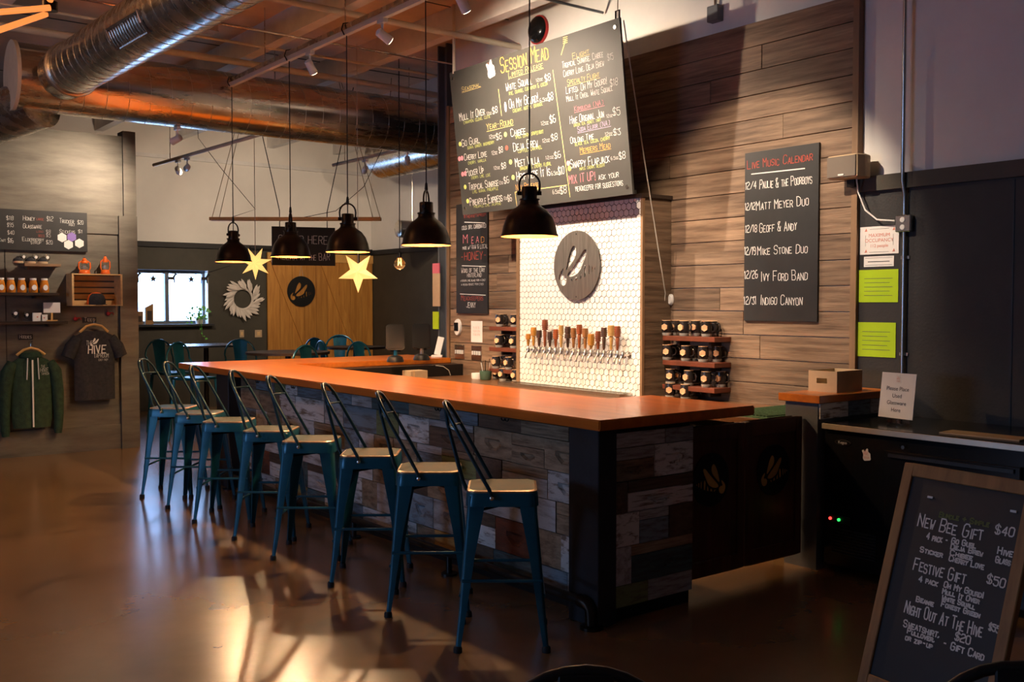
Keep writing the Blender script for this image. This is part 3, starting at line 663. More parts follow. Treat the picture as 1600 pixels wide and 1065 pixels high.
for i, y in enumerate(PY):
    o = p0 if i == 0 else copy_tree(p0); o.location = (PX, y, 2.075); o.rotation_euler = (0, 0, (R(-40), R(40), R(-30), R(55), R(20))[i]); o['label'] = 'dark bronze dome pendant lamp, ' + PL[i]
    light('pendant_light', 'POINT', (PX, y, 2.14), 62, WARM, shadow_soft_size=.03)
tr = thing('light_track', 'white lighting track on a grey channel hung over the bar', 'light track', (PX, 2.0, TZ))
box(-.02, .02, 0, 7.86, -.02, .02).build('track_rail', M_whitepl, tr); box(-.022, .022, 0, 7.86, .021, .062).build('strut_channel', M_steel, tr)
for y in (.6, 2.2, 3.8, 5.4, 7.0): MB().tube([(0, y, .062), (0, y, 4.45 - TZ)], .005, 6).build('hanger_rod', M_steel, tr)
for y in PY: 
    if y < 9.9: MB().tube([(.03, y - 2.0 + .0, .0), (.045, y - 2.0, .04), (.02, y - 2, .085), (-.03, y - 2, .07), (-.045, y - 2, .02), (-.02, y - 2, -.022)], .006, 8).build('cord_loop', M_cord, tr, smooth=True)
def spot_head(x, y, z, tgt, label, group, power, ang=60, m=M_whitepl, blend=.5, col=SPOTC, lname='spot_beam'):
    t = thing('track_spotlight', label, 'spotlight', (x, y, z), group=group)
    d = (Vector(tgt) - Vector((x, y, z - .12))).normalized(); c = Vector((0, 0, -.12))
    box(-.02, .02, -.05, .05, -.03, -.0005).build('adapter', m, t); MB().tube([(0, 0, -.03), (0, 0, -.10)], .010, 8).build('stem', m, t)
    MB().tube([c - d * .05, c - d * .04, c + d * .05, c + d * .075], [.02, .034, .036, .038], 16).build('lamp_can', m, t, smooth=True)
    MB().tube([c + d * .0755, c + d * .079], .031, 16).build('lens', M_spotglow, t)
    light(lname, 'SPOT', Vector((x, y, z)) + c + d * .10, power, col, target=tgt, spot_size=R(ang), spot_blend=blend, shadow_soft_size=.025)
GS = 'white track spotlights over the bar'
spot_head(PX, 8.05, TZ - .02, (5.6, 8.6, 1.6), 'white track spotlight, far end of the bar track, by the duct', GS, 200, 60)
spot_head(PX, 6.80, TZ - .02, (5.5, 6.7, 2.9), 'white track spotlight in the middle of the bar track', GS, 460, 120, blend=1.0)
spot_head(PX, 5.72, TZ - .02, (5.8, 6.1, 1.55), 'white track spotlight with glowing rim left of the menu board', GS, 230, 66)
spot_head(PX, 4.35, TZ - .02, (6.0, 4.75, 1.9), 'white track spotlight on the bar track nearest the live music board', GS, 300, 62, lname='track_spot_offscreen')

# ================================================================== DUCTS
YD, ZD, RD = 10.2, 3.76, .31
du = thing('spiral_duct', 'large shiny galvanised spiral duct crossing above the bar', 'duct', (2.0, YD, ZD))
pts = [(x, 0, 0) for x in (0, 1, 2, 3, 4, 4.75)] + [(4.75 + .6 * math.sin(a), 0.6 - .6 * math.cos(a), 0) for a in [R(15 * k) for k in range(1, 7)]] + [(5.35, 2.4, 0)]
MB().tube(pts, RD, 40).build('duct_run', M_steel, du, smooth=True)
k = 0; x = .3
while x < 4.7:
    tl = .11
    MB().tube([(x + tl * j / 24, (RD + .002) * math.cos(2 * PI * j / 24), (RD + .002) * math.sin(2 * PI * j / 24)) for j in range(25)], .0022, 6, cap=False).build('spiral_seam', M_seam, du, smooth=True)
    x += .205
for a in (0, 30, 60, 90):
    c = Vector((4.75 + .6 * math.sin(R(a)), .6 - .6 * math.cos(R(a)), 0)); t_ = Vector((math.cos(R(a)), math.sin(R(a)), 0)); n_ = Vector((-t_.y, t_.x, 0))
    MB().tube([c + (n_ * math.cos(2 * PI * j / 32) + Vector((0, 0, 1)) * math.sin(2 * PI * j / 32)) * (RD + .004) for j in range(32)], .011, 6, closed=True).build('elbow_band', M_seam, du, smooth=True)
MB().lathe([(RD + .012, -.012), (RD + .012, .02), (RD, .02)], (0, 0, 0), 40, 'x').build('end_cap', M_conduit, du, smooth=True)
for x in (.9, 2.6, 4.3): MB().tube([(x, .0, RD), (x, 0, 4.45 - ZD)], .006, 6).build('hanger_strap', M_steel, du)
# branch duct coming towards the camera
a0 = onw(97, 118, 9.15); a1 = a0 + (onw(290, 2, 6.9) - a0) * 1.9
dv = (a1 - a0).normalized(); ln = (a1 - a0).length
db = thing('branch_duct', 'shiny spiral branch duct running overhead with a supply grille', 'duct', a0)
rb = .225; rot = dv.to_track_quat('X', 'Z').to_matrix()
MB().tube([dv * (.05), dv * (ln)], rb, 40).build('duct_run', M_steel, db, smooth=True)
x = .42
while x < ln - .1:
    MB().tube([rot @ Vector((x + .10 * j / 24, (rb + .002) * math.cos(2 * PI * j / 24), (rb + .002) * math.sin(2 * PI * j / 24))) for j in range(25)], .0016, 6, cap=False).build('spiral_seam', M_seam, db, smooth=True)
    x += .16
MB().tube([rot @ Vector((.33, (rb + .006) * math.cos(2 * PI * j / 32), (rb + .006) * math.sin(2 * PI * j / 32))) for j in range(32)], .016, 8, closed=True).build('collar', M_seam, db, smooth=True)
gl = MB(); L0 = ln * .36
def gpt(u, a, r): return rot @ Vector((L0 + u, r * math.cos(a), r * math.sin(a)))
for j in range(12):
    u = .03 + j * .05; gl.tube([gpt(u, R(k), rb + .02) for k in (195, 205, 215, 225)], .006, 6)
gl.build('grille_slats', M_metal, db)
fr_ = MB(); fr_.tube([gpt(0, R(k), rb + .012) for k in (190, 210, 230)] + [gpt(.64, R(k), rb + .012) for k in (230, 210, 190)], .014, 6, closed=True); fr_.build('grille_frame', M_metal, db)
for x in (ln * .4, ln * .8): MB().tube([rot @ Vector((x, 0, rb)), (rot @ Vector((x, 0, rb))) + Vector((0, 0, 4.45 - (a0 + rot @ Vector((x, 0, rb))).z))], .006, 6).build('hanger_strap', M_steel, db)
# lower duct leaving to the left
dl = thing('side_duct', 'spiral duct leaving towards the merchandise wall', 'duct', (2.25, YD + .05, ZD - .33))
dvl = (onw(-60, 215, 9.8) - Vector((2.25, YD + .05, ZD - .33))); dvl.z *= .5
MB().tube([(0, 0, .12), dvl * 1.0], .24, 32).build('duct_run', M_steel, dl, smooth=True)

# ================================================================== PIPES AND CONDUITS
def pipe(name, label, pts, r, m, cat='pipe'):
    o0 = Vector(pts[0]); t = MB().tube([Vector(p) - o0 for p in pts], r, 10).build(name, m, None, smooth=True, loc=o0); return tag(t, label, cat)
def oncz(px, py, z): return onz(px, py, z)
pipe('conduit', 'cream conduit running just above the big duct', [(1.5, 10.0, 4.15), (4.2, 10.0, 4.15), (6.6, 10.0, 4.12)], .035, M_conduit, 'conduit')
pipe('sprinkler_pipe', 'cream sprinkler pipe ending in the white wall over the menu', [Vector((2.0, 7.72, 4.14)), Vector((6.03, 7.72, 4.14))], .028, M_conduit)
pipe('conduit', 'thin grey conduit crossing the ceiling between duct and track', [(0.5, 8.9, 4.20), (6.05, 8.9, 4.20)], .012, M_steel, 'conduit')
pipe('conduit', 'thin cream conduit crossing the ceiling beyond the track', [(1.0, 9.45, 4.2), (8.7, 9.45, 4.2)], .014, M_conduit, 'conduit')
pipe('conduit', 'thin dark conduit over the seating side', [(-1, 6.5, 4.19), (6.0, 6.5, 4.19)], .012, M_post, 'conduit')
pipe('sprinkler_pipe', 'cream sprinkler pipe along the ceiling by the duct end', [(.5, 2, 4.1), (.5, 11.5, 4.1)], .03, M_conduit)
jb = thing('junction_box', 'grey electrical junction box on the ceiling with cables', 'junction box', (3.35, 8.9, 4.19)); box(-.09, .09, -.07, .07, -.08, .0).build('box', M_steel, jb); box(-.095, .095, -.075, .075, -.085, -.0805).build('cover', M_metal, jb)
cb = onx(1118, 22, XW + .0)
e = thing('electrical_box', 'grey square electrical box on the white wall above the planks', 'electrical box', (XW + .03, cb.y, cb.z), WALLX)
box(-.055, .055, -.07, 0, -.06, .06).build('box', M_post, e, bevel=.004); MB().tube([(0, -.03, .06), (0, -.03, 4.44 - cb.z)], .012, 8).build('conduit', M_steel, e)
# round convex mirror high on the white wall
cm = onx(833, 45, XW - .05)
o = thing('alarm_bell', 'round black dome bell with red back high on the white wall', 'bell', (XW + .03, cm.y, cm.z), WALLX)
MB().lathe([(.135, -.028), (.135, -.0005)], (0, 0, 0), 32, 'y').build('back_plate', M_redpaint, o, smooth=True); MB().lathe([(.125, -.03), (.118, -.05), (.08, -.075), (.03, -.085), (.001, -.086)], (0, 0, 0), 32, 'y').build('dome', M_gloss, o, smooth=True)

# ================================================================== MENU BOARD
MW, MHt = 2.30, 1.33
tilt = math.atan2(.15, 1.32)
mb = thing('menu_board', 'large hanging chalkboard menu tilted forward above the taps', 'menu board', (5.45, (5.56 + 7.86) / 2, 2.495), rot=(tilt, 0, WALLX))
box(-MW / 2, MW / 2, 0, .02, 0, MHt).build('board', M_menu, mb)
box(-MW / 2, MW / 2, .0205, .045, 0, .03).build('back_rail', M_black, mb)
for sx in (-1, 1):
    for z in (.06, MHt - .06): MB().lathe([(.016, -.008), (.018, -.0005)], (sx * (MW / 2 - .05), 0, z), 12, 'y').build('fixing', M_bolt, mb)
bpy.context.view_layer.update()
def board_uv(ob, px, py):
    """pixel -> local x, z on the front plane of a board"""
    mi = ob.matrix_world.inverted(); o_ = mi @ CAM; d_ = mi.to_3x3() @ ray(px, py); k_ = -o_.y / d_.y; p_ = o_ + d_ * k_; return p_.x, p_.z
def mlp(ob, text, x0, y0, x1, hpx, c, slope=0.0, y=-.002, **k):
    u0, v0 = board_uv(ob, x0, y0); u1, _ = board_uv(ob, x1, y0 + slope * (x1 - x0)); _, v2 = board_uv(ob, x0, y0 - hpx)
    return chalk(ob, text, u0, v0, v2 - v0, c, y=y, width=u1 - u0, **k)
for row_ in [('Session Mead', 783, 114, 860, 24, 'orange'), ('Limited Release', 795, 121, 850, 9, 'yellow', 1), ('Seasonal', 722, 143, 752, 7, 'yellow', 1),
    ('Mull It Over', 719, 189, 759, 12, 'white'), ('12oz', 761, 180, 769, 5, 'white'), ('$8', 770, 178, 779, 10, 'white'), ('cinnamon, clove, cutie', 725, 194, 767, 6, 'green'),
    ('White Squall', 791, 142, 833, 12, 'white'), ('12oz', 838, 128, 849, 5, 'white'), ('$8', 852, 128, 862, 11, 'white'), ('rye, orange, cardamom & cocoa', 796, 149, 857, 7, 'green'),
    ('Oh My Gourd!', 796, 170, 843, 14, 'white'), ('6.5oz', 844, 160, 857, 6, 'white'), ('$8', 857, 158, 866, 12, 'white'), ('creamy, nutty, orange', 802, 176, 849, 7, 'green'),
    ('Year-Round', 761, 203, 803, 10, 'yellow', 1), ('12oz', 846, 196, 858, 6, 'white'), ('$6', 860, 193, 870, 12, 'white'),
    ('Go Gurl', 722, 229, 751, 11, 'white'), ('12oz', 765, 217, 775, 6, 'white'), ('$6', 776, 219, 786, 10, 'white'), ('guava, ginger, raspberry', 731, 233, 773, 6, 'green'),
    ('Chibee', 799, 214, 823, 12, 'white'), ('spice, lemon, grapefruit', 806, 217, 850, 7, 'green'), ('Deja Brew', 803, 236, 842, 13, 'white'), ('12oz', 848, 223, 860, 6, 'white'), ('$8', 862, 220, 873, 10, 'white'), ('coffee, caramel', 810, 239, 848, 7, 'green'),
    ('Cherry Love', 726, 251, 762, 10, 'white'), ('12oz', 769, 242, 778, 6, 'white'), ('$8', 780, 239, 787, 9, 'white'), ('cherry, vanilla', 732, 257, 760, 6, 'green'),
    ('Meet Willa', 806, 261, 844, 13, 'white'), ('12oz', 853, 249, 866, 5, 'white'), ('$6', 867, 248, 878, 10, 'white'), ('dragonfruit, cherry, floral', 813, 266, 862, 7, 'green'),
    ('Pucker Up', 729, 275, 757, 11, 'white'), ('12oz', 772, 265, 782, 5, 'white'), ('$8', 784, 264, 792, 9, 'white'), ('cherry, lime, love', 737, 280, 767, 6, 'green'),
    ('Tropical Sunrise', 733, 297, 780, 11, 'white'), ('12oz', 780, 288, 787, 5, 'white'), ('$6', 788, 287, 797, 10, 'white'), ('lime, guava, pineapple', 739, 302, 779, 6, 'green'),
    ('Hemp Here It Is', 808, 282, 861, 14, 'white'), ('6.5oz', 862, 274, 873, 6, 'white'), ('$10', 873, 273, 883, 12, 'white'), ('New Release', 807, 297, 843, 9, 'orange', 1),
    ('Pineapple Express', 735, 321, 786, 12, 'white'), ('12oz', 788, 312, 794, 5, 'white'), ('$6', 794, 315, 801, 10, 'white'), ('pineapple, lime, jalapeno', 741, 325, 783, 5, 'green'), ('6.5oz', 864, 303, 876, 6, 'white'), ('$8', 876, 303, 887, 11, 'white'),
    ('Flight', 895, 91, 922, 8, 'yellow', 1), ('Tropical Sunrise, Chibee', 879, 107, 944, 10, 'white'), ('Cherry Love, Deja Brew', 881, 120, 945, 10, 'white'), ('$15', 950, 95, 960, 10, 'white'),
    ('Specialty Flight', 887, 133, 938, 9, 'yellow', 1), ('Lifted, Oh My Gourd!', 885, 147, 950, 11, 'white'), ('Mull It Over, White Squall', 886, 159, 959, 9, 'white'), ('$18', 954, 135, 967, 11, 'white'),
    ('Kombucha (NA)', 898, 174, 945, 8, 'pink', 1), ('Hive Original Jun', 891, 194, 945, 12, 'white'), ('12oz', 948, 184, 958, 5, 'white'), ('$5', 958, 181, 971, 12, 'white'), ('green tea, honey, tart', 897, 198, 940, 6, 'green'),
    ('Soda Elixir (NA)', 903, 206, 955, 8, 'purple', 1), ('Oolong Time', 892, 224, 929, 10, 'white'), ('12oz', 946, 213, 958, 6, 'white'), ('$3', 959, 212, 972, 10, 'white'), ('black tea, cocoa, cherry', 899, 228, 954, 7, 'green'),
    ('Members Mead', 907, 239, 955, 9, 'orange', 1), ('Snappy Flapjack', 892, 263, 954, 13, 'white'), ('6.5oz', 955, 250, 967, 5, 'white'), ('$8', 968, 249, 979, 11, 'white'), ('maple, cherry, dessert', 906, 266, 946, 6, 'green'),
    ('MIX IT UP!', 890, 287, 932, 13, 'pink'), ('ask your', 936, 281, 968, 10, 'white'), ('meadkeeper for suggestions', 900, 299, 974, 10, 'white')]:
    mlp(mb, row_[0], row_[1], row_[2], row_[3], row_[4], row_[5], slope=-.2, under=len(row_) > 6)
def rule(ob, x0, y0, x1, y1, c, w=.006, y=-.002, name='chalk_rule'):
    a = board_uv(ob, x0, y0); b = board_uv(ob, x1, y1); d = Vector((b[0] - a[0], 0, b[1] - a[1])); n = Vector((-d.z, 0, d.x)).normalized() * w / 2
    A = Vector((a[0], y, a[1])); B = Vector((b[0], y, b[1])); return MB().add([A + n, A - n, B - n, B + n], [(0, 1, 2, 3)]).build(name, CH[c], ob)
rule(mb, 779, 139, 784, 181, 'yellow'); rule(mb, 864, 109, 891, 308, 'yellow'); rule(mb, 805, 300, 886, 289, 'yellow'); rule(mb, 805, 300, 808, 322, 'yellow')
rule(mb, 877, 86, 884, 62, 'yellow', .008)
for k in range(4): rule(mb, 880, 68 - k * 3, 887, 66 - k * 3, 'yellow', .006)
for px, py, c in ((718, 248, 'pink'), (722, 247, 'pink'), (723, 272, 'pink'), (727, 271, 'pink'), (888, 255, 'pink'), (890, 263, 'orange'), (792, 231, 'red'), (790, 210, 'green'), (798, 253, 'green'), (802, 277, 'green'), (719, 225, 'green'), (727, 292, 'green'), (731, 314, 'green'), (790, 167, 'white')):
    u, v = board_uv(mb, px, py); cutout('chalk_dot', [[(u + .022 * math.cos(k) * (1 if c != 'white' else .7), v + .022 * math.sin(k) * (1 if c != 'white' else 2)) for k in [2 * PI * j / 12 for j in range(12)]]], .001, CH[c], mb, y=-.0015)
def logo(ob, u, v, h, m_bg, m_fg, y=-.004, w=None):
    """the house logo: ragged sticker with stacked lettering"""
    w = w or h * .82
    bg = cutout('logo_sticker', [smoothloop([(u - w * .5, v + h * .32), (u - w * .3, v + h * .36), (u - w * .15, v + h * .2), (u, v + h * .48), (u + w * .18, v + h * .5), (u + w * .2, v + h * .22), (u + w * .42, v + h * .15), (u + w * .45, v - h * .1), (u + w * .5, v - h * .4), (u + w * .1, v - h * .45), (u - w * .2, v - h * .5), (u - w * .38, v - h * .3), (u - w * .3, v)], 1)], .002, m_bg, ob, y=y)
    for tx, dz, sz, wd_ in (('THE', .24, .16, .45), ('HIVE', -.04, .28, .62), ('TAPROOM', -.30, .17, .66)):
        o_ = chalk(ob, tx, u - w * wd_ * .5 + (-.1 * w if tx == 'THE' else .02 * w), v + dz * h, sz * h, 'logo', y=y - .002, width=w * wd_, jit=.4); o_.name = 'logo_lettering'; o_.parent = bg
        o_.data.materials.clear(); o_.data.materials.append(m_fg)
    return bg
u, v = board_uv(mb, 767, 108); logo(mb, u, v, .16, M_paper, CH['logo'])
# wires carrying the board
for s_, (tx, ty) in ((-1, (XW + .02, 7.4)), (1, (XW + .02, 5.5))):
    pass
wr_ = thing('board_cable', 'pale wire running from the board corner up to the ceiling', 'cable', (5.32, 5.60, 3.81))
MB().tube([(0, 0, 0), (.01, 0, .63)], .004, 6).build('wire', M_wire, wr_); MB().tube([(0, -.02, .0), (.0, -.02, .07), (.0, .02, .07), (0, .02, 0)], .008, 6, closed=True).build('shackle', M_bronze, wr_, smooth=True)
wr2 = thing('board_cable', 'pale conduit drop holding the upper left corner of the menu board', 'cable', (5.31, 7.80, 3.80)); MB().tube([(0, 0, 0), (0, 0, .64)], .014, 8).build('wire', M_conduit, wr2)
cp = onx(1045, 468, XW - .06)
pts_ = [Vector((5.335, 5.55, 3.80)), Vector((5.60, 5.58, 2.75)), Vector((5.9, cp.y, cp.z + .05)), onx(1035, 495, XW - .08), onx(1025, 540, XW - .1), onx(1021, 580, XW - .12), onx(1028, 606, XW - .15), onx(1031, 616, XW - .12)]
pw = pipe('power_cord', 'pale cord hanging from the menu board down to the mug counter', pts_, .005, M_wire, 'cord')
pg = thing('cord_timer', 'small white oval cord switch on the planks beside the tiled wall', 'switch', (XW - .0245, cp.y, cp.z), WALLX); MB().lathe([(.018, -.03), (.024, -.02), (.024, -.001)], (0, 0, 0), 16, 'y').build('body', M_whitepl, pg, smooth=True).scale = (1, 1, 1.9)

# ================================================================== OTHER BOARDS ON THE LONG WALL
def wall_board(name, label, cat, px, py, W_, H_, m, x=XW - .0245, th=.018):
    p = onx(px, py, x - th); t = thing(name, label, cat, (x - th, p.y, p.z), WALLX)     # lower left corner
    box(0, W_, 0, th, 0, H_).build('board', m, t); bpy.context.view_layer.update(); return t
lm = wall_board('music_board', 'tall narrow chalkboard listing live music dates on the plank wall', 'chalkboard', 1162, 500.5, .648, 1.25, M_board)
rule(lm, 1174, 272, 1258, 263, 'white', .008)
for tx, x0, y0, x1, h, c in [('Live Music Calendar', 1168, 264, 1271, 13, 'red'), ('12/4', 1165, 296, 1183, 11, 'white'), ('Paulie & the Poorboys', 1187, 295, 1270, 14, 'white'), ('12/12', 1165, 328, 1181, 11, 'white'), ('Matt Meyer Duo', 1182, 328, 1265, 14, 'white'),
        ('12/18', 1165, 363, 1184, 11, 'white'), ('Geoff & Andy', 1187, 363, 1246, 14, 'white'), ('12/19', 1164, 398, 1182, 12, 'white'), ('Mike Stone Duo', 1184, 398, 1263, 13, 'white'), ('12/26', 1164, 435, 1185, 12, 'white'), ('Ivy Ford Band', 1189, 439, 1263, 15, 'white'),
        ('12/31', 1163, 475, 1183, 12, 'white'), ('Indigo Canyon', 1188, 476, 1255, 15, 'white')]:
    mlp(lm, tx, x0, y0, x1, h, c, y=-.0015, wd=.005)
sb = wall_board('mead_board', 'narrow dark chalkboard about mead and honey behind the menu', 'chalkboard', 713, 489, .56, 1.14, M_board)
for tx, x0, y0, x1, h, c in [('#thehivetaproom', 725, 341, 760, 6, 'red'), ('cold, dry, carbonated', 722, 359, 760, 8, 'white'), ('M', 724, 380, 733, 13, 'pink'), ('E', 737, 380, 741, 10, 'pink'), ('A', 744, 379, 750, 10, 'pink'), ('D', 752, 379, 758, 9, 'orange'), ('made w/ RAW & LOCAL', 723, 390, 763, 6, 'white'), ('-HONEY-', 720, 407, 762, 12, 'red'), ('Word of the Day', 721, 426, 758, 8, 'white'),
        ('HINTERLAND', 730, 433, 753, 6, 'white'), ('a region lying inland from a coast', 720, 440, 759, 4, 'white'), ('a region remote from cities', 721, 446, 756, 4, 'white'), ('Meadkeepers', 721, 469, 756, 8, 'red'), ('JENNY', 729, 480, 744, 8, 'white')]:
    mlp(sb, tx, x0, y0, x1, h, c, y=-.0015)
rule(sb, 726, 347, 758, 348, 'white', .006); rule(sb, 722, 415, 759, 416, 'white', .006); rule(sb, 719, 459, 759, 461, 'white', .006)
for y_, z_, nm, lb in ((8.80, 1.40, 'thermostat', 'white thermostat with dark display on the plank wall'),):
    t = thing(nm, lb, nm, (XW - .0245, 8.70, 1.40), WALLX); MB().lathe([(.075, -.025), (.08, -.01), (.08, -.0005)], (0, 0, 0), 24, 'y').build('body', M_whitepl, t, smooth=True).scale = (.75, 1, 1.1); box(-.045, .03, -.032, -.0255, -.04, .05).build('display', M_gloss, t, bevel=.003)
t = thing('wall_notice', 'small white paper notice with reddish print by the thermostat', 'notice', (XW - .0265, 8.37, 1.36), WALLX); box(-.10, .10, 0, .0015, -.11, .11).build('sheet', M_paper, t)
for k in range(3): chalk(t, 'PLEASE DO NOT'[0:10 + k], -.06, .03 - k * .035, .022, 'logo', y=-.0012, width=.12, jit=.2)
for y_, lb in ((8.68, 'wide light switch plate beside the steel post'), (8.37, 'wide light switch plate below the paper notice')):
    t = thing('switch_plate', lb, 'switch', (XW - .0305, y_, 1.14), WALLX); box(-.09, .09, 0, .006, -.075, .075).build('plate', M_metal, t, bevel=.002)
    for k in range(4): box(-.066 + k * .04, -.052 + k * .04, -.012, -.0005, -.02, .02).build('toggle', M_whitepl, t)
# right end: speaker, conduit with outlet, notices
p = onx(1314, 283, XW - .19)
t = thing('wall_speaker', 'taupe wedge-shaped loudspeaker mounted at the corner of the plank wall', 'speaker', (XW - .031, p.y, 2.485), WALLX)
MB().prism([(-.115, -.155), (.115, -.155), (.135, -.09), (.12, 0), (-.06, 0)], 0, .155, lambda a, b, d: (a, b, d)).build('cabinet', M_card, t, bevel=.008); box(-.108, .108, -.161, -.1555, .01, .145).build('grille', mat('speaker_cloth', (.17, .14, .115), .9), t); box(-.022, .022, -.164, -.1615, .018, .028).build('badge', M_whitepl, t); box(-.03, .03, -.05, -.0, -.05, -.0005).build('bracket', M_black, t)
oc = onx(1412, 349, XW - .03)
t = thing('wall_conduit', 'grey conduit with a double outlet box on the black wall', 'conduit', (XW - .0, oc.y, 0), WALLX)
MB().tube([(0, -.022, .95), (0, -.022, oc.z - .05)], .013, 10).tube([(0, -.022, oc.z + .05), (0, -.024, 2.36), (0, -.05, 2.44), (0, -.05, 4.44)], .013, 10).build('pipe', M_metal, t, smooth=True)
box(-.055, .055, -.045, -.001, oc.z - .055, oc.z + .055).build('outlet_box', M_metal, t, bevel=.006)
for s_ in (-1, 1): MB().lathe([(.017, -.049), (.017, -.0455)], (0, 0, oc.z + s_ * .024), 12, 'y').build('socket', M_whitepl, t)
for z in (1.32, 1.95): box(-.03, .03, -.01, -.0005, z - .01, z + .01).build('clip', M_bolt, t)
pipe('speaker_cord', 'white cord sagging from the wall speaker to the outlet box', [Vector((XW - .10, p.y - .06, 2.48)), onx(1341, 300, XW - .05), onx(1352, 328, XW - .05), onx(1370, 343, XW - .05), onx(1398, 345, XW - .05)], .006, M_whitepl, 'cord')
def sheet(px0, py0, px1, py1, m, label):
    a, b_ = onx(px0, py1, XW - .01), onx(px1, py0, XW - .01); w_, h_ = a.y - b_.y, b_.z - a.z
    t = thing('wall_notice', label, 'notice', (XW - .0045, a.y, a.z), WALLX); box(0, w_, 0, .003, 0, h_).build('sheet', m, t); return t, w_, h_
t, w_, h_ = sheet(1343, 351, 1404, 398, M_paper, 'white maximum occupancy notice on the black wall'); printed(t, 'MAXIMUM\nOCCUPANCY', w_ / 2, h_ * .62, .034, CH['logo'], y=-.001); printed(t, '112 people', w_ / 2, h_ * .25, .03, CH['logo'], y=-.001)
for a_, b_ in ((.12, .88), (.12, .12), (.84, .88), (.84, .12)): cutout('bee_mark', [[(w_ * a_, h_ * b_ - .01), (w_ * a_ + .02, h_ * b_ - .008), (w_ * a_ + .012, h_ * b_ + .012)]], .001, CH['logo'], t, y=-.001)
MB().box(w_ * .25, w_ * .75, -.001, -.0003, h_ * .9, h_ * .91).box(w_ * .25, w_ * .75, -.001, -.0003, h_ * .07, h_ * .08).box(w_ * .14, w_ * .145, -.001, -.0003, h_ * .3, h_ * .7).box(w_ * .86, w_ * .865, -.001, -.0003, h_ * .3, h_ * .7).build('ruled_line', CH['ink'], t)
t, w_, h_ = sheet(1349, 399, 1396, 417, M_paper, 'small white licence certificate under the occupancy notice'); MB().box(.01, w_ - .01, -.001, -.0003, h_ - .012, h_ - .01).box(.01, w_ - .01, -.001, -.0003, .01, .012).box(.03, w_ - .03, -.001, -.0003, h_ * .45, h_ * .52).build('ruled_line', CH['ink'], t)
for (x0_, y0_, x1_, y1_, lb_) in ((1341, 420, 1403, 472, 'lime green laminated certificate, upper of two on the black wall'), (1338, 504, 1399, 556, 'lime green laminated certificate, lower of two on the black wall')):
    t, w_, h_ = sheet(x0_, y0_, x1_, y1_, M_green, lb_)
    for k in range(5): box(w_ * .14, w_ * (.86 - .07 * (k % 2)), -.001, -.0003, h_ * (.2 + .13 * k), h_ * (.2 + .13 * k) + .004).build('print_line', CH['dim'], t)

# ================================================================== KEGERATOR AND WHAT STANDS ON IT
kg = thing('keg_cooler', 'black keg cooler with stainless top edge against the black wall', 'cooler', (5.22, 3.665, 0), WALLX)      # local x along the wall to the right
KL = 2.1
box(0, KL, .025, .74, .05, .885).build('cabinet', M_gloss, kg, bevel=.004)
box(0, KL, .0, .75, .886, .92).build('top', M_gloss, kg, bevel=.003); box(-.002, KL, -.006, -.0005, .884, .918)  .build('steel_edge', mat('steel_edge', (0.62, 0.52, 0.40), 0.42, 0.85, var=0.1), kg, bevel=.002)
for a, b_ in ((.42, 1.2), (1.22, 2.0)):
    d_ = box(a, b_, .0, .0245, .13, .80).build('door', M_gloss, kg, bevel=.004); box(a + .03, b_ - .03, -.012, -.0005, .765, .785).build('handle', M_black, d_); MB().lathe([(.011, -.006), (.011, -.0005)], (a + .12, 0, .83), 12, 'y').build('lock', M_metal, d_)
lv = MB()
for k in range(9): lv.box(.06, .36, .018, .0245, .13 + k * .018, .139 + k * .018)
lv.build('vent_grille', M_black, kg); box(.04, .19, .016, .0245, .315, .36).build('control_panel', M_black, kg)
for x_, m_ in ((.055, M_red), (.115, M_gled)): MB().lathe([(.009, .008), (.009, .0155)], (x_, 0, .338), 12, 'y').build('indicator', m_, kg)
bd = cutout('badge', [[(.13 + .055 * math.cos(2 * PI * k / 20), .81 + .017 * math.sin(2 * PI * k / 20)) for k in range(20)]], .003, M_metal, kg, y=.022); cutout('badge_face', [[(.13 + .05 * math.cos(2 * PI * k / 20), .81 + .0135 * math.sin(2 * PI * k / 20)) for k in range(20)]], .002, M_gloss, bd, y=.0195)
o = printed(bd, 'Kegco', .13, .803, .024, M_whitepl, y=.018)
logo(kg, .29, .755, .075, M_paper, CH['logo'], y=.022)
for x_ in (.05, 1.0, 2.0): MB().lathe([(.02, 0), (.02, .0495)], (x_, .1, 0), 10).build('foot', M_rubber, kg)
t = thing('glassware_sign', 'white card sign asking for used glassware on the cooler', 'sign', (5.50, 3.35, .956), rot=(R(-7), 0, WALLX + R(-8)))
box(-.125, .125, 0, .004, 0, .275).build('card', M_paper, t)
for k, tx in enumerate(('Please Place', 'Used', 'Glassware', 'Here')): printed(t, tx, 0, .168 - k * .043, .034, CH['ink'], y=-.001)
logo(t, 0, .235, .05, M_paper, CH['logo'], y=-.001)
MB().box(-.05, .05, -.01, .07, -.03, -.0003).box(-.05, .05, .005, .009, 0, .1).build('stand', M_glass, t)
t = thing('serving_tray', 'low tan tray lying on the cooler top', 'tray', (5.40, 2.95, .9205), R(-88)); MB().box(-.02, .42, -.08, .08, 0, .006).build('tray_base', M_card, t)
t = thing('cardboard_box', 'tan open-topped box with hand hole on the half wall cap', 'box', (5.44, 3.82, 1.0855), WALLX + R(3))
bx_ = MB(); 
bx_.box(-.105, .10, .0, .004, 0, .055).box(-.105, .10, 0, .004, .088, .135).box(-.105, -.045, 0, .004, .055, .088).box(.03, .10, 0, .004, .055, .088)
bx_.box(-.105, .10, .296, .30, 0, .135).box(-.105, -.101, .004, .296, 0, .135).box(.096, .10, .004, .296, 0, .135).box(-.101, .096, .004, .296, 0, .004)
bx_.build('carton', M_card, t); 
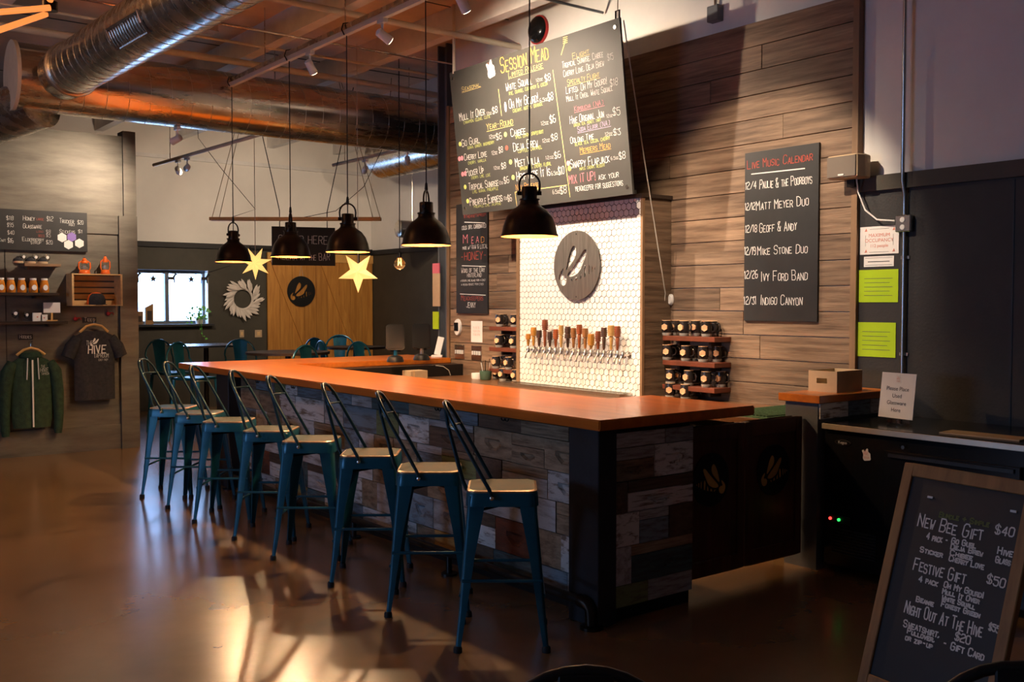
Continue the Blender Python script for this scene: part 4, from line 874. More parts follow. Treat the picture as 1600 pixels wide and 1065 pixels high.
gm = thing('bar_mat', 'green ridged rubber mat on the back counter end behind the gates', 'mat', (5.62, 4.30, .9005)); MB().box(-.40, .35, -.22, .2, 0, .012).build('mat', mat('green_rubber', (.05, .11, .045), .55, var=.4, scale=40, bump=.6, bscale=60), gm)
for k in range(14): box(-.38, .33, -.2 + k * .028, -.188 + k * .028, .0122, .02).build('ridge', mat('green_rubber', (.05, .11, .045), .55), gm)

# ================================================================== A-FRAME SIGN
AT = onz(1412, 722, 1.02); AB = Vector((3.30, 2.20, 0))
dirw = Vector((-.10, -.56, 0)).normalized()
af = thing('sidewalk_sign', 'oak framed sidewalk chalkboard of gift bundles in front of the cooler', 'chalkboard', AB)
upv = (AT - AB); L_ = upv.length; upv.normalize(); nrm = dirw.cross(upv).normalized()       # points into the board
af.matrix_world = Matrix.Translation(AB) @ Matrix((dirw, -nrm if nrm.x < 0 else nrm, upv)).transposed().to_4x4()
AW = .575
MB().box(0, .045, 0, .03, 0, L_).box(AW - .045, AW, 0, .03, 0, L_).box(.045, AW - .045, 0, .03, L_ - .05, L_).box(.045, AW - .045, 0, .03, .20, .25).build('front_frame', M_aframe, af, bevel=.003)
box(.045, AW - .045, .01, .018, .25, L_ - .05).build('slate', M_board, af)
for x_ in (.03, AW - .03): MB().tube([(x_, .05, L_ - .02), (x_, .52, .16)], .018, 4).build('rear_leg', M_aframe, af)
MB().tube([(.03, .45, .30), (AW - .03, .45, .30)], .015, 4).build('rear_rail', M_aframe, af)
bpy.context.view_layer.update()
for tx, x0, y0, x1, h, c in [('Bundle + Simple', 1465, 806, 1545, 8, 'dim'), ('New Bee Gift', 1431, 821, 1536, 20, 'white'), ('$40', 1552, 832, 1584, 14, 'white'), ('4 pack -', 1445, 841, 1480, 10, 'white'), ('Go Gurl', 1484, 847, 1524, 9, 'white'), ('Deja Brew', 1483, 856, 1535, 8, 'white'), ('Hive', 1556, 864, 1581, 11, 'white'),
        ('Chibee', 1482, 866, 1519, 8, 'white'), ('Sticker', 1435, 861, 1472, 8, 'white'), ('Cherry Love', 1480, 875, 1537, 9, 'white'), ('Glass', 1553, 877, 1577, 10, 'white'), ('Festive Gift', 1424, 889, 1509, 19, 'white'), ('$50', 1539, 910, 1570, 14, 'white'), ('4 pack', 1433, 907, 1464, 9, 'white'), ('Oh My Gourd!', 1472, 916, 1537, 9, 'white'),
        ('Mull It Over', 1470, 926, 1530, 8, 'white'), ('Beanie', 1429, 938, 1458, 8, 'white'), ('White Squall', 1469, 936, 1523, 8, 'white'), ('Forest Green', 1468, 946, 1531, 8, 'white'), ('Night Out At The Hive', 1410, 956, 1537, 19, 'white'), ('$55', 1542, 983, 1560, 11, 'white'),
        ('Sweatshirt,', 1409, 977, 1469, 11, 'white'), ('$20', 1489, 998, 1516, 13, 'white'), ('Pullover,', 1415, 988, 1461, 8, 'white'), ('or zip-up', 1412, 998, 1457, 8, 'white'), ('- Gift Card', 1470, 1009, 1538, 12, 'white')]:
    mlp(af, tx, x0, y0, x1, h, c, slope=.14, y=.0085, wd=.0052)
for px, py in ((1452, 776), (1582, 798)):
    u, v = board_uv(af, px, py); box(u - .012, u + .012, .004, .0095, v - .004, v + .004).build('clip', M_whitepl, af)

# ================================================================== MERCHANDISE WALL
def M_(px, py, y=YM): return ony(px, py, y)
mp = M_(0, 391, YM - .035)
ms = thing('merch_board', 'wide dark chalkboard of merchandise prices on the merchandise wall', 'chalkboard', (1.3, YM - .04, 2.222)); box(0, 3.02 - 1.3, 0, .018, 0, .43).build('board', M_board, ms); bpy.context.view_layer.update()
for tx, x0, y0, x1, h, c in [('$18', 10, 343, 22, 6, 'white'), ('$95', 11, 354, 22, 6, 'white'), ('$40', 12, 366, 23, 6, 'white'), ('$16', 12, 379, 22, 7, 'white'), ('Knit', -2, 377, 10, 5, 'white'), ('Honey', 36, 344, 55, 7, 'white'), ('large', 57, 344, 69, 5, 'red'), ('$12', 73, 345, 84, 7, 'white'), ('Glassware', 36, 356, 66, 7, 'white'),
        ('logo', 57, 363, 68, 4, 'red'), ('$8', 72, 364, 80, 5, 'white'), ('bees', 60, 370, 70, 5, 'red'), ('$5', 72, 370, 80, 5, 'white'), ('Elderberry', 35, 376, 69, 6, 'white'), ('syrup', 48, 381, 65, 5, 'white'), ('$20', 72, 381, 83, 6, 'white'), ('Trucker', 93, 348, 116, 7, 'white'), ('hat', 108, 353, 118, 5, 'white'), ('$20', 121, 350, 131, 6, 'white'), ('Stickers', 93, 364, 118, 6, 'white'), ('$1', 122, 364, 130, 5, 'white')]:
    mlp(ms, tx, x0, y0, x1, h, c, y=-.0015)
for px, py, m_ in ((97, 371, M_paper), (112, 370, mat('purple_sticker', (.25, .16, .5), .5)), (107, 382, M_paper), (124, 380, M_paper)):
    u, v = board_uv(ms, px, py); cutout('hexagon_sticker', [[(u + .052 * math.sin(PI / 3 * k), v + .052 * math.cos(PI / 3 * k)) for k in range(6)]], .002, m_, ms, y=-.002)
def mshelf(x0, x1, z, label, d=.22, m=M_darkshelf):
    t = thing('merch_shelf', label, 'shelf', ((x0 + x1) / 2, YM - .0005, z)); h = (x1 - x0) / 2; box(-h, h, -d, 0, -.03, 0).build('board', m, t, bevel=.002)
    for k in (-.7, .7): box(k * h - .01, k * h + .01, -d * .6, 0, -.06, -.0305).build('bracket', m, t)
    return t
mshelf(2.34, 2.70, 2.075, 'short brown shelf of caps and glasses under the price board', m=M_trimwood); mshelf(1.2, 2.68, 1.765, 'long dark shelf of honey jars'); mshelf(1.6, 2.76, 1.46, 'dark shelf with glasses and small cards')
def glass_goblet(x, z, lb, s=1.0):
    t = thing('stem_glass', lb, 'glass', (x, YM - .05, z + .0005), group='small logo glasses'); MB().lathe([(.028 * s, 0), (.028 * s, .004), (.006, .008), (.006, .03 * s), (.03 * s, .05 * s), (.036 * s, .08 * s), (.03 * s, .12 * s), (.0285 * s, .12 * s), (.034 * s, .08 * s), (.001, .04 * s)], n=16).build('bowl', M_glass, t, smooth=True)
    cutout('logo_print', [[(.018 * math.sin(PI / 3 * k) * s, .08 * s + .02 * math.cos(PI / 3 * k) * s) for k in range(6)]], .001, M_paper, t, y=-.038 * s)
for i, px in enumerate((38, 57, 75)): glass_goblet(M_(px, 405, YM - .1).x, 2.075, '%s small stem glass from the pine crate on the short shelf' % NTH[2 - i], .9)
for px in (25, 43): glass_goblet(M_(px, 490, YM - .1).x, 1.46, ('larger' if px == 25 else 'smaller') + ' logo stem glass on the dark shelf below the honey jars', 1.05 if px == 25 else .85)
for i, px in enumerate((28, 47, 66)):
    t = thing('knit_beanie', '%s small dark cap from the pine crate on the short shelf' % NTH[2 - i], 'cap', (M_(px, 405, YM - .155).x, YM - .155, 2.0755), group='folded caps'); MB().lathe([(.05, 0), (.052, .02), (.045, .045), (.025, .06), (.001, .064)], n=16).build('crown', M_navy, t, smooth=True); MB().lathe([(.052, 0), (.056, .01), (.053, .022)], n=16).build('brim', M_card, t, smooth=True)
for i, px in enumerate((-14, 1, 17, 34, 52, 69.5)):
    t = thing('honey_jar', 'amber honey jar with white lid, %s from the pine crate end of its shelf' % NTH[5 - i], 'jar', (M_(px, 445, YM - .11).x, YM - .11, 1.7655), group='honey jars in a row'); MB().lathe([(.042, 0), (.047, .01), (.046, .05), (.041, .10), (.034, .125), (.03, .135)], n=16).build('jar', M_honey, t, smooth=True); MB().lathe([(.033, .1355), (.033, .155), (.001, .156)], n=16).build('lid', M_whitepl, t, smooth=True)
    cutout('label', [[(.024 * math.cos(2 * PI * k / 14), .055 + .03 * math.sin(2 * PI * k / 14)) for k in range(14)]], .001, M_paper, t, y=-.0535)
for px, sz, lb in ((58.5, .045, 'small white boxed card with a red dot'), (69, .035, 'small pale card next to the boxed card')):
    t = thing('gift_card', lb + ' on the lowest dark shelf', 'card', (M_(px, 495, YM - .1).x, YM - .10, 1.4605)); box(-sz, sz, 0, .03, 0, sz * 2).build('box', M_paper, t); MB().lathe([(.008, -.001), (.008, -.0002)], (0, 0, sz), 10, 'y').build('dot', CH['logo'], t)
t = thing('sign_stand', 'white card on a small wooden stand on the lowest dark shelf', 'sign', (M_(81, 500, YM - .1).x, YM - .10, 1.4605)); MB().box(-.055, .055, -.02, .02, 0, .012).box(-.01, .01, -.008, .008, .012, .09).build('stand', M_hanger, t); box(-.085, .085, -.012, -.0085, .09, .20).build('card', M_paper, t)
# crate with cap and lanterns
cx0, cx1 = 2.80, 3.33; cz0, cz1 = 1.625, 1.975; cw = cx1 - cx0; chh = cz1 - cz0
t = thing('wooden_crate', 'pale pine crate fixed to the merchandise wall, holding a cap', 'crate', (cx0, YM - .0005, cz0)); Dp = .25
for k in range(5): box(.02, cw - .02, -.012, 0, .01 + k * .068, .06 + k * .068).build('slat', M_crate, t)
for k in range(4): 
    box(.02, cw - .02, -Dp + k * .062, -Dp + k * .062 + .055, 0, .012).build('slat', M_crate, t); box(.02, cw - .02, -Dp + k * .062, -Dp + k * .062 + .055, chh - .012, chh).build('slat', M_crate, t)
box(0, .0195, -Dp, 0, 0, chh).build('end_panel', M_crate, t); box(cw - .0195, cw, -Dp, 0, 0, chh).build('end_panel', M_crate, t)
t = thing('trucker_cap', 'grey and orange trucker cap sitting in the pine crate', 'cap', (3.08, YM - .13, cz0 + .0125)); 
MB().lathe([(.095, 0), (.098, .03), (.092, .07), (.075, .105), (.045, .13), (.001, .138)], n=28).build('crown', M_orange, t, smooth=True)
fpn = MB(); vs = []; 
for j in range(8):
    for k in range(6):
        a = R(180 + 60 + 60 * (j / 7) - 30 + (j / 7) * 60 - 30); z_, r_ = [(0, .098), (.03, .101), (.07, .095), (.10, .081), (.122, .058), (.133, .03)][k]; vs.append((r_ * math.cos(R(205 + 130 * j / 7)), r_ * math.sin(R(205 + 130 * j / 7)), z_))
fpn.add(vs, [(j * 6 + k, (j + 1) * 6 + k, (j + 1) * 6 + k + 1, j * 6 + k + 1) for j in range(7) for k in range(5)]).build('front_panel', M_navy, t, smooth=True)
vs = [(x_ * .095, -.06 - d_ * (.07 * math.cos(x_ * 1.3)), .006 - .01 * d_ + .004 * (1 - abs(x_))) for d_ in (0, 1) for x_ in [-1 + k / 5 for k in range(11)]]; vs += [(x, y, z - .004) for x, y, z in vs]
MB().add(vs, [(k, k + 1, k + 12, k + 11) for k in range(10)] + [(k + 22, k + 33, k + 34, k + 23) for k in range(10)] + [(k + 11, k + 12, k + 34, k + 33) for k in range(10)]).build('visor', M_navy, t)
def lantern(x, h, w_, lb):
    t = thing('lantern', lb, 'lantern', (x, YM - .12, cz1 + .0005)); 
    MB().lathe([(w_, 0), (w_ * 1.05, .015), (w_ * .85, h * .22), (w_ * .6, h * .26)], n=18).build('fuel_tank', M_orange, t, smooth=True); MB().lathe([(w_ * .55, h * .26), (w_ * .68, h * .42), (w_ * .5, h * .66)], n=16).build('globe', M_glass, t, smooth=True); MB().lathe([(w_ * .55, h * .66), (w_ * .6, h * .72), (w_ * .4, h * .85), (w_ * .45, h * .88), (w_ * .2, h)], n=16).build('chimney', M_orange, t, smooth=True)
    for s_ in (-1, 1): MB().tube([(s_ * w_ * .8, 0, h * .2), (s_ * w_ * 1.05, 0, h * .4), (s_ * w_ * 1.0, 0, h * .7), (s_ * w_ * .5, 0, h * .82)], w_ * .13, 8).build('side_tube', M_orange, t, smooth=True)
    MB().lathe([(w_ * .22, h * 1.0), (w_ * .22, h * 1.03)], n=10).build('cap', M_black, t); MB().lathe([(.018, h * .3), (.02, h * .42), (.01, h * .5)], n=10).build('burner', M_whitepl, t, smooth=True)
lantern(2.965, .175, .058, 'wide orange hurricane lantern on the pine crate'); lantern(3.185, .20, .048, 'narrow tall orange hurricane lantern on the pine crate')
# price tags and ornaments under the crate
for k, (tx, px, py) in enumerate((('sizes', 132, 503), ('TEES', 137, 511))): pass
for px, py, lb in ((118, 498, 'larger red berry ornament under the pine crate'), (169, 490, 'smaller red berry ornament under the pine crate')):
    p_ = M_(px, py, YM - .03); t = thing('red_ornament', lb, 'ornament', (p_.x, YM - .03, p_.z)); MB().lathe([(.001, -.025), (.02, -.015), (.025, 0), (.02, .015), (.001, .025)], n=12).build('berry', M_redpaint, t, smooth=True); MB().tube([(.02, 0, .01), (.05, 0, .012), (.06, 0, -.01)], .006, 6).tube([(0, 0, .024), (0, .02, .045)], .003, 6).build('stem', M_redpaint, t)
def hanger_sign(px, py, tx, m_):
    p_ = M_(px, py, YM - .03); t = thing('hook_tag', 'small pale lettering sign on the hook above the ' + m_, 'sign', (p_.x, YM - .025, p_.z + .06)); box(-.07, .07, .01, .024, -.03, .03).build('plate', M_black, t); chalk(t, tx, -.06, -.015, .04, 'white', y=.008, width=.12); return t
hanger_sign(41, 535, 'Hoodies', 'hooded jacket'); hanger_sign(141, 508, 'Tees', 'dark tee shirt')
def garment(kind, xc, ztop, label, m):
    t = thing(kind, label, 'garment', (xc, YM - .10, ztop))
    return t
# hooded jacket (outline traced as half profile, real thickness)
def cloth(b, left, y0, th, cols=10):
    """left: list of (halfwidth,z) rows, top to bottom; puffed slab"""
    vs = []; n = cols
    for s_ in (-1, 1):
        for hw_, z_ in left:
            for k in range(n + 1):
                u = -1 + 2 * k / n; fold = .008 * math.sin(u * 9 + z_ * 4); vs.append((hw_ * u, y0 + s_ * th * math.sqrt(max(0, 1 - u * u)) * .5 - .0 + fold * (1 - u * u), z_))
    rws = len(left); fs = []
    for s_ in range(2):
        o_ = s_ * rws * (n + 1)
        for i in range(rws - 1):
            for k in range(n): fs.append((o_ + i * (n + 1) + k, o_ + i * (n + 1) + k + 1, o_ + (i + 1) * (n + 1) + k + 1, o_ + (i + 1) * (n + 1) + k))
    return b.add(vs, fs)
hz = thing('hooded_jacket', 'dark green zip-up hooded jacket on a wooden hanger on the merchandise wall', 'jacket', (2.41, YM - .10, 0))
cloth(MB(), [(.06, 1.09), (.14, 1.06), (.20, 1.02), (.215, .95), (.21, .75), (.205, .55), (.20, .40), (.19, .37), (.185, .32)], 0, .12, 14).build('body', M_hood, hz, smooth=True)
for s_ in (-1, 1): MB().tube([(s_ * .18, .0, 1.02), (s_ * .235, -.01, .92), (s_ * .262, -.01, .7), (s_ * .268, -.005, .45), (s_ * .262, 0, .30), (s_ * .26, 0, .24)], [.055, .068, .06, .05, .045, .036], 12).build('sleeve', M_hood, hz, smooth=True)
MB().lathe([(.10, 0), (.115, .03), (.10, .075), (.06, .09)], (0, .02, 1.05), 18).build('hood', M_hood, hz, smooth=True); box(-.008, .008, -.072, -.066, .33, 1.05).build('zip', M_whitepl, hz)
for s_ in (-1, 1): MB().tube([(s_ * .05, -.085, 1.07), (s_ * .055, -.085, .95), (s_ * .06, -.078, .84)], .006, 6).build('drawstring', M_whitepl, hz)
o = chalk(hz, 'THE', .08, .965, .026, 'white', y=-.075, width=.05); o = chalk(hz, 'HIVE', .075, .915, .045, 'white', y=-.075, width=.085); chalk(hz, 'TAPROOM', .085, .885, .022, 'white', y=-.075, width=.08)
MB().tube([(-.14, 0, 1.10), (-.07, 0, 1.155), (0, 0, 1.175), (.07, 0, 1.155), (.14, 0, 1.10)], .014, 8).build('hanger', M_hanger, hz, smooth=True); MB().tube([(0, 0, 1.18), (0, 0, 1.22), (.02, .02, 1.245), (0, .06, 1.24), (0, .0995, 1.22)], .004, 6).build('hanger_hook', M_metal, hz)
ts = thing('tee_shirt', 'dark charcoal tee shirt with white lettering on a wooden hanger', 'shirt', (3.06, YM - .10, 0))
cloth(MB(), [(.10, 1.345), (.19, 1.30), (.225, 1.22), (.215, 1.0), (.215, .75), (.215, .58)], 0, .10, 16).build('body', M_navy, ts, smooth=True)
for s_ in (-1, 1): MB().tube([(s_ * .17, 0, 1.27), (s_ * .24, -.005, 1.17), (s_ * .285, -.005, 1.06)], [.06, .075, .07], 12).build('sleeve', M_navy, ts, smooth=True)
chalk(ts, 'THE', -.10, 1.19, .05, 'white', y=-.058, width=.08); chalk(ts, 'HIVE', -.08, 1.10, .085, 'white', y=-.058, width=.20, wd=.011); chalk(ts, 'TAPROOM', -.02, 1.05, .045, 'white', y=-.058, width=.16); chalk(ts, 'EAST TROY', .03, 1.015, .022, 'white', y=-.058, width=.10)
for lp in bee_loops(.075)[:3]: q = cutout('bee_print', [lp], .001, CH['white'], ts, y=-.058); q.location = (.0, 0, 1.225)
MB().tube([(-.15, 0, 1.335), (-.08, 0, 1.40), (0, 0, 1.42), (.08, 0, 1.40), (.15, 0, 1.335)], .014, 8).build('hanger', M_hanger, ts, smooth=True); MB().tube([(0, 0, 1.42), (0, 0, 1.455), (.02, .02, 1.475), (0, .06, 1.47), (0, .0995, 1.45)], .004, 6).build('hanger_hook', M_metal, ts)
q = ony(277, 196, YD); spot_head(q.x, YD, ZD - RD - .0005, (2.75, YM, 2.75), 'white spotlight under the big duct aimed at the merchandise wall', 'white track spotlights over the bar', 190, 80, blend=.9)

# ================================================================== FAR ROOM
bd_ = thing('barn_door', 'knotty pine plank barn door with diagonal brace lines on the far wall', 'barn door', (6.80, YF - .06, .02))
BW, BH = 1.97, 2.47
for k in range(9): box(k * BW / 9 + .002, (k + 1) * BW / 9 - .002, 0, .03, 0, BH).build('plank', M_pine, bd_, bevel=.003)
box(0, BW, -.022, -.0005, 0, .16).build('rail', M_pinex, bd_); box(0, BW, -.022, -.0005, BH - .14, BH).build('rail', M_pinex, bd_)
for xa, xb in ((.05, .95), (.95, 1.85)): MB().prism([(xa, BH - .14), (xa + .13, BH - .14), (xb + .13 - .02, .16), (xb - .02, .16)], -.018, -.0005, lambda a, b, d: (a, d, b)).build('brace', M_pine, bd_)
box(-.3, BW + .3, -.03, -.01, BH + .05, BH + .09).build('track', M_black, bd_)
for x_ in (.3, BW - .3): box(x_ - .02, x_ + .02, -.04, -.0305, BH - .16, BH + .12).build('hanger_strap', M_black, bd_)
bc_ = ony(471, 455, YF - .09); e = thing('bee_plate', 'round black bee plate hung on the barn door', 'wall plate', (bc_.x, YF - .085, bc_.z)); rad = .255
cutout('plate', [disc_loop(rad)] + bee_loops(rad), .006, M_black, e); MB().tube([(-.03, 0, rad - .01), (0, 0, rad + .2), (.03, 0, rad - .01)], .003, 6).build('hanging_cord', M_wire, e)
sg = onw(425, 414, 12.6)
os_ = thing('order_sign', 'black hanging sign reading order here, relax at the bar', 'sign', (sg.x, sg.y, sg.z), R(-18)); SW, SH = .80, .49
box(0, SW, 0, .02, 0, SH).build('board', M_board, os_)
for s_ in (.1, SW - .1): MB().tube([(s_, .01, SH), (s_, .01, SH + .2), (s_ + (-.35 if s_ < .4 else .35), .01, 4.44 - sg.z)], .006, 6).build('hanging_cord', M_cord, os_)
chalk(os_, 'ORDER HERE', .08, .28, .10, 'white', y=-.002, width=.64); chalk(os_, 'RELAX at the BAR', .08, .07, .09, 'white', y=-.002, width=.66)
wl = onw(462, 342, 12.4)
bmn = thing('hanging_beam', 'long pine board hung from ropes and chains with cords wound over it', 'beam', (wl.x, wl.y, wl.z), R(-37.5))
MB().box(-1.06, 1.06, -.06, .06, -.02, .02).build('board', M_pinex, bmn)
for xa in (-1.0, 1.0):
    for dx in (-.04, .05): MB().tube([(xa + dx, 0, .02), (xa * .55 + dx * .3, 0, 4.44 - wl.z)], .004, 6).build('rope', M_rope, bmn)
for pts in ([(-.8, 0, .021), (-.5, 0, .12), (-.9, .0, .6), (-1.2, 0, 1.0), (-1.25, 0, 4.44 - wl.z)], [(.1, 0, .021), (.5, 0, .1), (.85, 0, .4), (1.15, 0, 1.0), (1.2, 0, 4.44 - wl.z)]): MB().tube(pts, .004, 6).build('loose_cord', M_cord, bmn, smooth=True)
def star(px, py, w, r, npt, rot0, label):
    c = onw(px, py, w); t = thing('paper_star', label, 'star lantern', c, R(-37)); inn = r * .40; b = MB(); vs = []
    for k in range(2 * npt): a = rot0 + PI * k / npt; q = r if k % 2 == 0 else inn; vs.append((q * math.sin(a), 0, q * math.cos(a)))
    n = len(vs); vs += [(0, -r * .28, 0), (0, r * .28, 0)]
    b.add(vs, [(k, (k + 1) % n, n) for k in range(n)] + [((k + 1) % n, k, n + 1) for k in range(n)]).build('paper_shell', M_star, t)
    MB().tube([(0, 0, inn), (0, 0, 4.44 - c.z)], .004, 6).build('cord', M_wire, t)
star(399, 411, 12.2, .205, 7, PI, 'small glowing seven-point paper star next to the window wall'); star(559.5, 425, 10.8, .225, 5, PI, 'larger glowing five-point paper star in front of the barn door')
# bare bulb pendant
c = onw(624.5, 412, 11.2); t = thing('bulb_pendant', 'bare globe filament bulb hanging on a cord', 'pendant lamp', c)
MB().lathe([(.001, -.066), (.04, -.055), (.064, -.02), (.062, .02), (.035, .055), (.02, .075)], n=20).build('globe', M_amberglass, t, smooth=True); MB().lathe([(.021, .07), (.021, .115), (.012, .13), (.005, .14)], n=14).build('socket', M_black, t, smooth=True)
MB().tube([(-.012, 0, .06), (-.02, 0, -.02), (0, 0, .02), (.02, 0, -.02), (.012, 0, .06)], .0055, 6).build('filament', M_bulb, t); MB().tube([(0, 0, .135), (0, 0, 4.44 - c.z)], .005, 6).build('cord', M_cord, t)
light('bulb_light', 'POINT', c + Vector((0, 0, -.085)), 4, WARM, shadow_soft_size=.015)
c = onw(622, 357, 15.0); t = thing('round_duct', 'small round grey duct with a closed end in the far room', 'duct', c)
MB().tube([(0, 0, 0), (.01, 0, 0), (.95, 0, 0)], [.11, .13, .13], 24).build('duct_run', M_steel, t, smooth=True)
for x_ in (.25, .8): MB().tube([(x_, 0, .13), (x_, 0, 4.45 - c.z)], .005, 6).build('hanger_strap', M_steel, t)
# feather wreath
c = ony(379, 467, YF - .03); t = thing('feather_wreath', 'pale feather wreath on the dark far wall', 'wreath', c); rw = random.Random(9)
MB().tube([(.17 * math.cos(2 * PI * k / 24), 0, .17 * math.sin(2 * PI * k / 24)) for k in range(24)], .022, 8, closed=True).build('ring', M_feather, t, smooth=True)
for k in range(34):
    a = 2 * PI * k / 34 + rw.uniform(-.08, .08); l_ = rw.uniform(.17, .25); d_ = Vector((math.cos(a + .9), 0, math.sin(a + .9))); s_ = Vector((-d_.z, 0, d_.x)); p_ = Vector((.16 * math.cos(a), -.025 - .015 * (k % 3), .16 * math.sin(a)))
    MB().add([p_, p_ + d_ * l_ * .4 + s_ * .028, p_ + d_ * l_ * .8 + s_ * .02, p_ + d_ * l_, p_ + d_ * l_ * .8 - s_ * .02, p_ + d_ * l_ * .4 - s_ * .028, p_ + d_ * l_ * .5 + Vector((0, -.012, 0))], [(0, 1, 6), (1, 2, 6), (2, 3, 6), (3, 4, 6), (4, 5, 6), (5, 0, 6)]).build('feather', M_feather, t)
# outlets
for px, w_, lb in ((378, .075, 'narrow brownish switch plate on the far wall by the wreath'), (404, .12, 'wide brownish outlet plate on the far wall next to the barn door')):
    c = ony(px, 521, YF - .01); t = thing('switch_plate', lb, 'switch', (c.x, YF - .009, c.z)); box(-w_ / 2, w_ / 2, 0, .008, -.06, .06).build('plate', M_card, t, bevel=.002); box(-w_ * .22, w_ * .22, -.004, -.0005, -.03, .03).build('toggle', M_crate, t)
# string of dark cut-out ornaments across the window
st_ = thing('window_garland', 'string of dark star and deer cut-outs hung across the window', 'garland', (WX0, YF - .02, WZ1 - .03))
MB().tube([(0, 0, 0), (.3, 0, -.05), (.6, 0, -.02), (.9, 0, -.05), (W + .05, 0, .02), (W + .35, 0, .12)], .003, 6).build('string', M_cord, st_)
for x_, kd in ((.36, 's'), (.95, 's'), (.1, 'd'), (.65, 'd'), (1.17, 'd')):
    if kd == 's': cutout('star_cutout', [[(x_ + (.065 if k % 2 == 0 else .027) * math.sin(PI * k / 5), -.11 + (.065 if k % 2 == 0 else .027) * math.cos(PI * k / 5)) for k in range(10)]], .004, M_black, st_)
    else: cutout('deer_cutout', [[(x_ - .07, -.17), (x_ - .055, -.17), (x_ - .05, -.12), (x_ + .02, -.12), (x_ + .03, -.17), (x_ + .045, -.17), (x_ + .04, -.09), (x_ + .06, -.05), (x_ + .085, -.045), (x_ + .08, -.03), (x_ + .06, -.025), (x_ + .05, .0), (x_ + .04, -.03), (x_ + .01, -.075), (x_ - .06, -.075)]], .004, M_black, st_)
# plant on the sill, pictures
c = ony(322, 500, YF - .06); t = thing('potted_plant', 'trailing green plant in a pale pot at the window sill', 'plant', (5.66, YF - .045, WZ0 + .0)); MB().lathe([(.05, 0), (.065, .10), (.06, .105)], n=16).build('pot', M_paper, t, smooth=True)
lm_ = [None]; rl = random.Random(4)
for k in range(46):
    a = rl.uniform(0, 2 * PI); r_ = rl.uniform(.02, .2); z_ = rl.uniform(.08, .27) - (r_ > .14) * rl.uniform(0, .1); s_ = rl.uniform(.03, .055); p_ = Vector((r_ * math.cos(a) * .95 - .06, -abs(r_ * math.sin(a)) * .6 - .02, z_)); d_ = Vector((math.cos(a), -.4, rl.uniform(-.4, .6))).normalized(); q_ = d_.cross(Vector((0, -1, .3))).normalized()
    if k > 40: p_ = Vector((-.02 + .02 * (k - 41), -.075, -.05 - .045 * (k - 41)))
    MB().add([p_, p_ + d_ * s_ * .5 + q_ * s_ * .5, p_ + d_ * s_ * 1.2, p_ + d_ * s_ * .5 - q_ * s_ * .5], [(0, 1, 2), (0, 2, 3)]).build('leaf', M_leaf, t)
MB().tube([(0, 0, .08), (-.05, -.05, .18)], .005, 5).tube([(0, -.03, .09), (0, -.082, .06), (.02, -.08, -.2)], .004, 5).build('stem', M_leaf, t)
for x_, w_, h_, m_, lb in ((4.74, .13, .20, M_trimwood, 'small brown framed picture leaning in the window'), (4.90, .12, .32, M_aframe, 'taller pointed wooden house ornament on the window sill')):
    t = thing('sill_ornament', lb, 'ornament', (x_, YF + .02, WZ0)); MB().prism([(-w_ / 2, 0), (w_ / 2, 0), (w_ / 2, h_), (-w_ / 2, h_ * .8 if h_ > .25 else h_)], -.03, .02, lambda a, b, d: (a, d, b)).build('block', m_, t); box(-w_ * .3, w_ * .3, -.034, -.0305, h_ * .2, h_ * .65).build('face', M_darkshelf, t)
# far furniture: high tables and metal chairs with arched backs
def high_table(px, py, w, r, label, square=False, z=1.07):
    k = onz(px, py, z); t = thing('high_table', label, 'table', (k.x, k.y, 0)); 
    if square: box(-r, r, -r, r, z - .03, z).build('table_top', M_metal, t, bevel=.004)
    else: MB().lathe([(r, z - .03), (r, z), (.001, z)], n=32).build('table_top', M_darkshelf, t, smooth=True)
    MB().tube([(0, 0, .02), (0, 0, z - .0305)], .035, 12).build('column', M_black, t, smooth=True); MB().lathe([(.24, 0), (.24, .015), (.05, .03)], n=24).build('base', M_black, t, smooth=True); return k
ta = high_table(322, 538, 0, .42, 'square steel-topped high table under the window', True); tb = high_table(450, 549, 0, .50, 'dark round high table in front of the barn door'); tc_ = high_table(556, 541, 0, .40, 'dark round high table to the right of the barn door emblem')
def make_chair():
    t = thing('metal_chair', 'x', 'chair', group='tall metal chairs of the far room')
    MB().box(-.19, .19, -.19, .19, .735, .765).build('seat', M_teal, t, bevel=.02, seg=2)
    for sx in (-1, 1):
        for sy in (-1, 1): MB().tube([(sx * .17, sy * .17, .735), (sx * .22, sy * .22, .0)], [.022, .013], 8).build('leg', M_teal, t, smooth=True)
    arc = [(-.19, -.20, .76), (-.215, -.215, .95)] + [(-.24, .215 * math.cos(a), .98 + .20 * math.sin(a)) for a in [PI - PI * k / 10 for k in range(11)]][::1] + [(-.215, .215, .95), (-.19, .20, .76)]
    MB().tube(arc, .012, 8).build('back_arch', M_teal, t, smooth=True)
    vs = []
    for k in range(7):
        z_ = .765 + .41 * k / 6; hw_ = .07 + .035 * k / 6
        for j in range(5): u = -1 + j / 2; vs.append((-.195 - .05 * k / 6 - .015 * (1 - u * u), hw_ * u, z_ - (.02 * u * u if k == 6 else 0)))
    MB().add(vs, [(k * 5 + j, k * 5 + j + 1, (k + 1) * 5 + j + 1, (k + 1) * 5 + j) for k in range(6) for j in range(4)]).build('back_splat', M_teal, t, smooth=True)
    MB().tube([(-.2, -.2, .3), (.2, -.2, .3), (.2, .2, .3), (-.2, .2, .3)], .008, 6, closed=True).build('foot_ring', M_teal, t)
    return t
